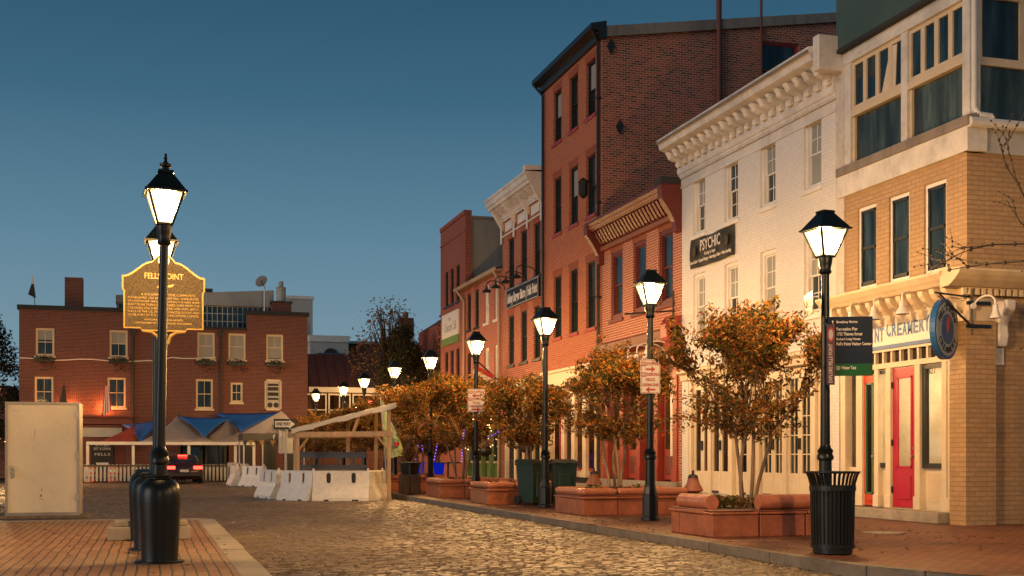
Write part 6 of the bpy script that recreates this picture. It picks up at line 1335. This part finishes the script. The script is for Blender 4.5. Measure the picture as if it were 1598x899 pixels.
# car seen from behind
def car(x, y, yaw):
    t = thing('car', 'dark red car driving away with its brake lights lit', 'car')
    st = [(-2.2, .78, .35, .72, .72, .6), (-2.12, .86, .26, .92, .95, .66), (-1.75, .90, .22, .95, 1.08, .66), (-1.0, .92, .2, .95, 1.38, .60), (0.1, .92, .2, .93, 1.42, .60), (.75, .92, .2, .90, 1.18, .64), (1.2, .91, .2, .88, .95, .74), (1.9, .88, .22, .78, .82, .7), (2.25, .78, .32, .62, .64, .6)]
    vs, fs = [], []
    for (yy, hw, zb_, zbelt, zr, rw) in st:
        ring = [(-hw * .92, zb_), (-hw, zb_ + .18), (-hw, zbelt - .08), (-hw * .96, zbelt), (-rw, zr - .05), (-rw * .8, zr), (rw * .8, zr), (rw, zr - .05), (hw * .96, zbelt), (hw, zbelt - .08), (hw, zb_ + .18), (hw * .92, zb_)]
        vs += [(a, yy, b_) for a, b_ in ring]
    n_ = 12
    for i in range(len(st) - 1):
        for k in range(n_): fs.append((i * n_ + k, i * n_ + (k + 1) % n_, (i + 1) * n_ + (k + 1) % n_, (i + 1) * n_ + k))
    fs += [tuple(range(n_))[::-1], tuple(range((len(st) - 1) * n_, len(st) * n_))]
    MB().add(vs, fs).build('body', 'carpaint', t, smooth=True)
    MB().add([(-.60, -1.78, 1.07), (.60, -1.78, 1.07), (.55, -1.04, 1.36), (-.55, -1.04, 1.36), (-.6, -1.74, 1.04), (.6, -1.74, 1.04), (.55, -1.0, 1.33), (-.55, -1.0, 1.33)], MB.BF).build('rear_window', 'glass', t)
    for s_ in (-1, 1): MB().add([(s_ * .945, -.95, .98), (s_ * .945, .7, .96), (s_ * .66, .25, 1.36), (s_ * .66, -.85, 1.34)], [(0, 1, 2, 3)]).build('side_window', 'glass', t)
    for s_ in (-1, 1): MB().box(min(s_ * .42, s_ * .84), max(s_ * .42, s_ * .84), -2.21, -2.05, .72, .86).build('tail_light', 'taillight', t)
    MB().box(-.22, .22, -1.12, -1.06, 1.33, 1.385).build('brake_light', 'taillight', t)
    MB().box(-.8, .8, -2.27, -2.1, .36, .56).build('bumper', 'dark', t, bev=.03); MB().box(-.2, .2, -2.225, -2.2, .58, .70).build('number_plate', 'signwhite', t)
    for sx_ in (-1, 1):
        for sy_ in (-1.35, 1.4):
            o = MB().cyl((sx_ * .70, sy_, .32), (sx_ * .90, sy_, .32), .32, .32, 18).build('wheel', 'rubber', t); MB().cyl((sx_ * .90, sy_, .32), (sx_ * .915, sy_, .32), .2, .2, 12).build('rim', 'galv', o)
        MB().box(min(sx_ * .92, sx_ * 1.08), max(sx_ * .92, sx_ * 1.08), .5, .68, .95, 1.07).build('mirror', 'carpaint', t)
    t.location = (x, y, -.13); t.rotation_euler = (0, 0, yaw)
car(1.42, 62.0, R(3))

# fallen leaves along the kerb and round the planters
b = MB(); rnd = random.Random(31)
def fall(x, y, z):
    a = rnd.uniform(0, 6.28); l = rnd.uniform(.02, .045); c_, s_ = math.cos(a) * l, math.sin(a) * l; k = len(b.v)
    b.v += [(x - c_, y - s_, z), (x - s_ * .45, y + c_ * .45, z + .012), (x + c_, y + s_, z + .004), (x + s_ * .45, y - c_ * .45, z + .010)]; b.f.append((k, k + 1, k + 2, k + 3))
for _ in range(420): fall(KX - abs(rnd.gauss(0, .12)) - .04, rnd.uniform(13, 45), -.118)
for _ in range(500): fall(rnd.uniform(KX + .1, 11.8), rnd.choice((rnd.uniform(13, 30), rnd.uniform(15, 25))), .007)
for _ in range(160): fall(rnd.uniform(1.3, 7.2), rnd.uniform(12, 34), -.118)
for _ in range(60): fall(rnd.uniform(-3, 1.1), rnd.uniform(12.5, 24), .008)
tag(b.build('fallen_leaves', 'dryleaf'), 'dry fallen leaves scattered over the kerb and paving', 'leaves', kind='stuff')
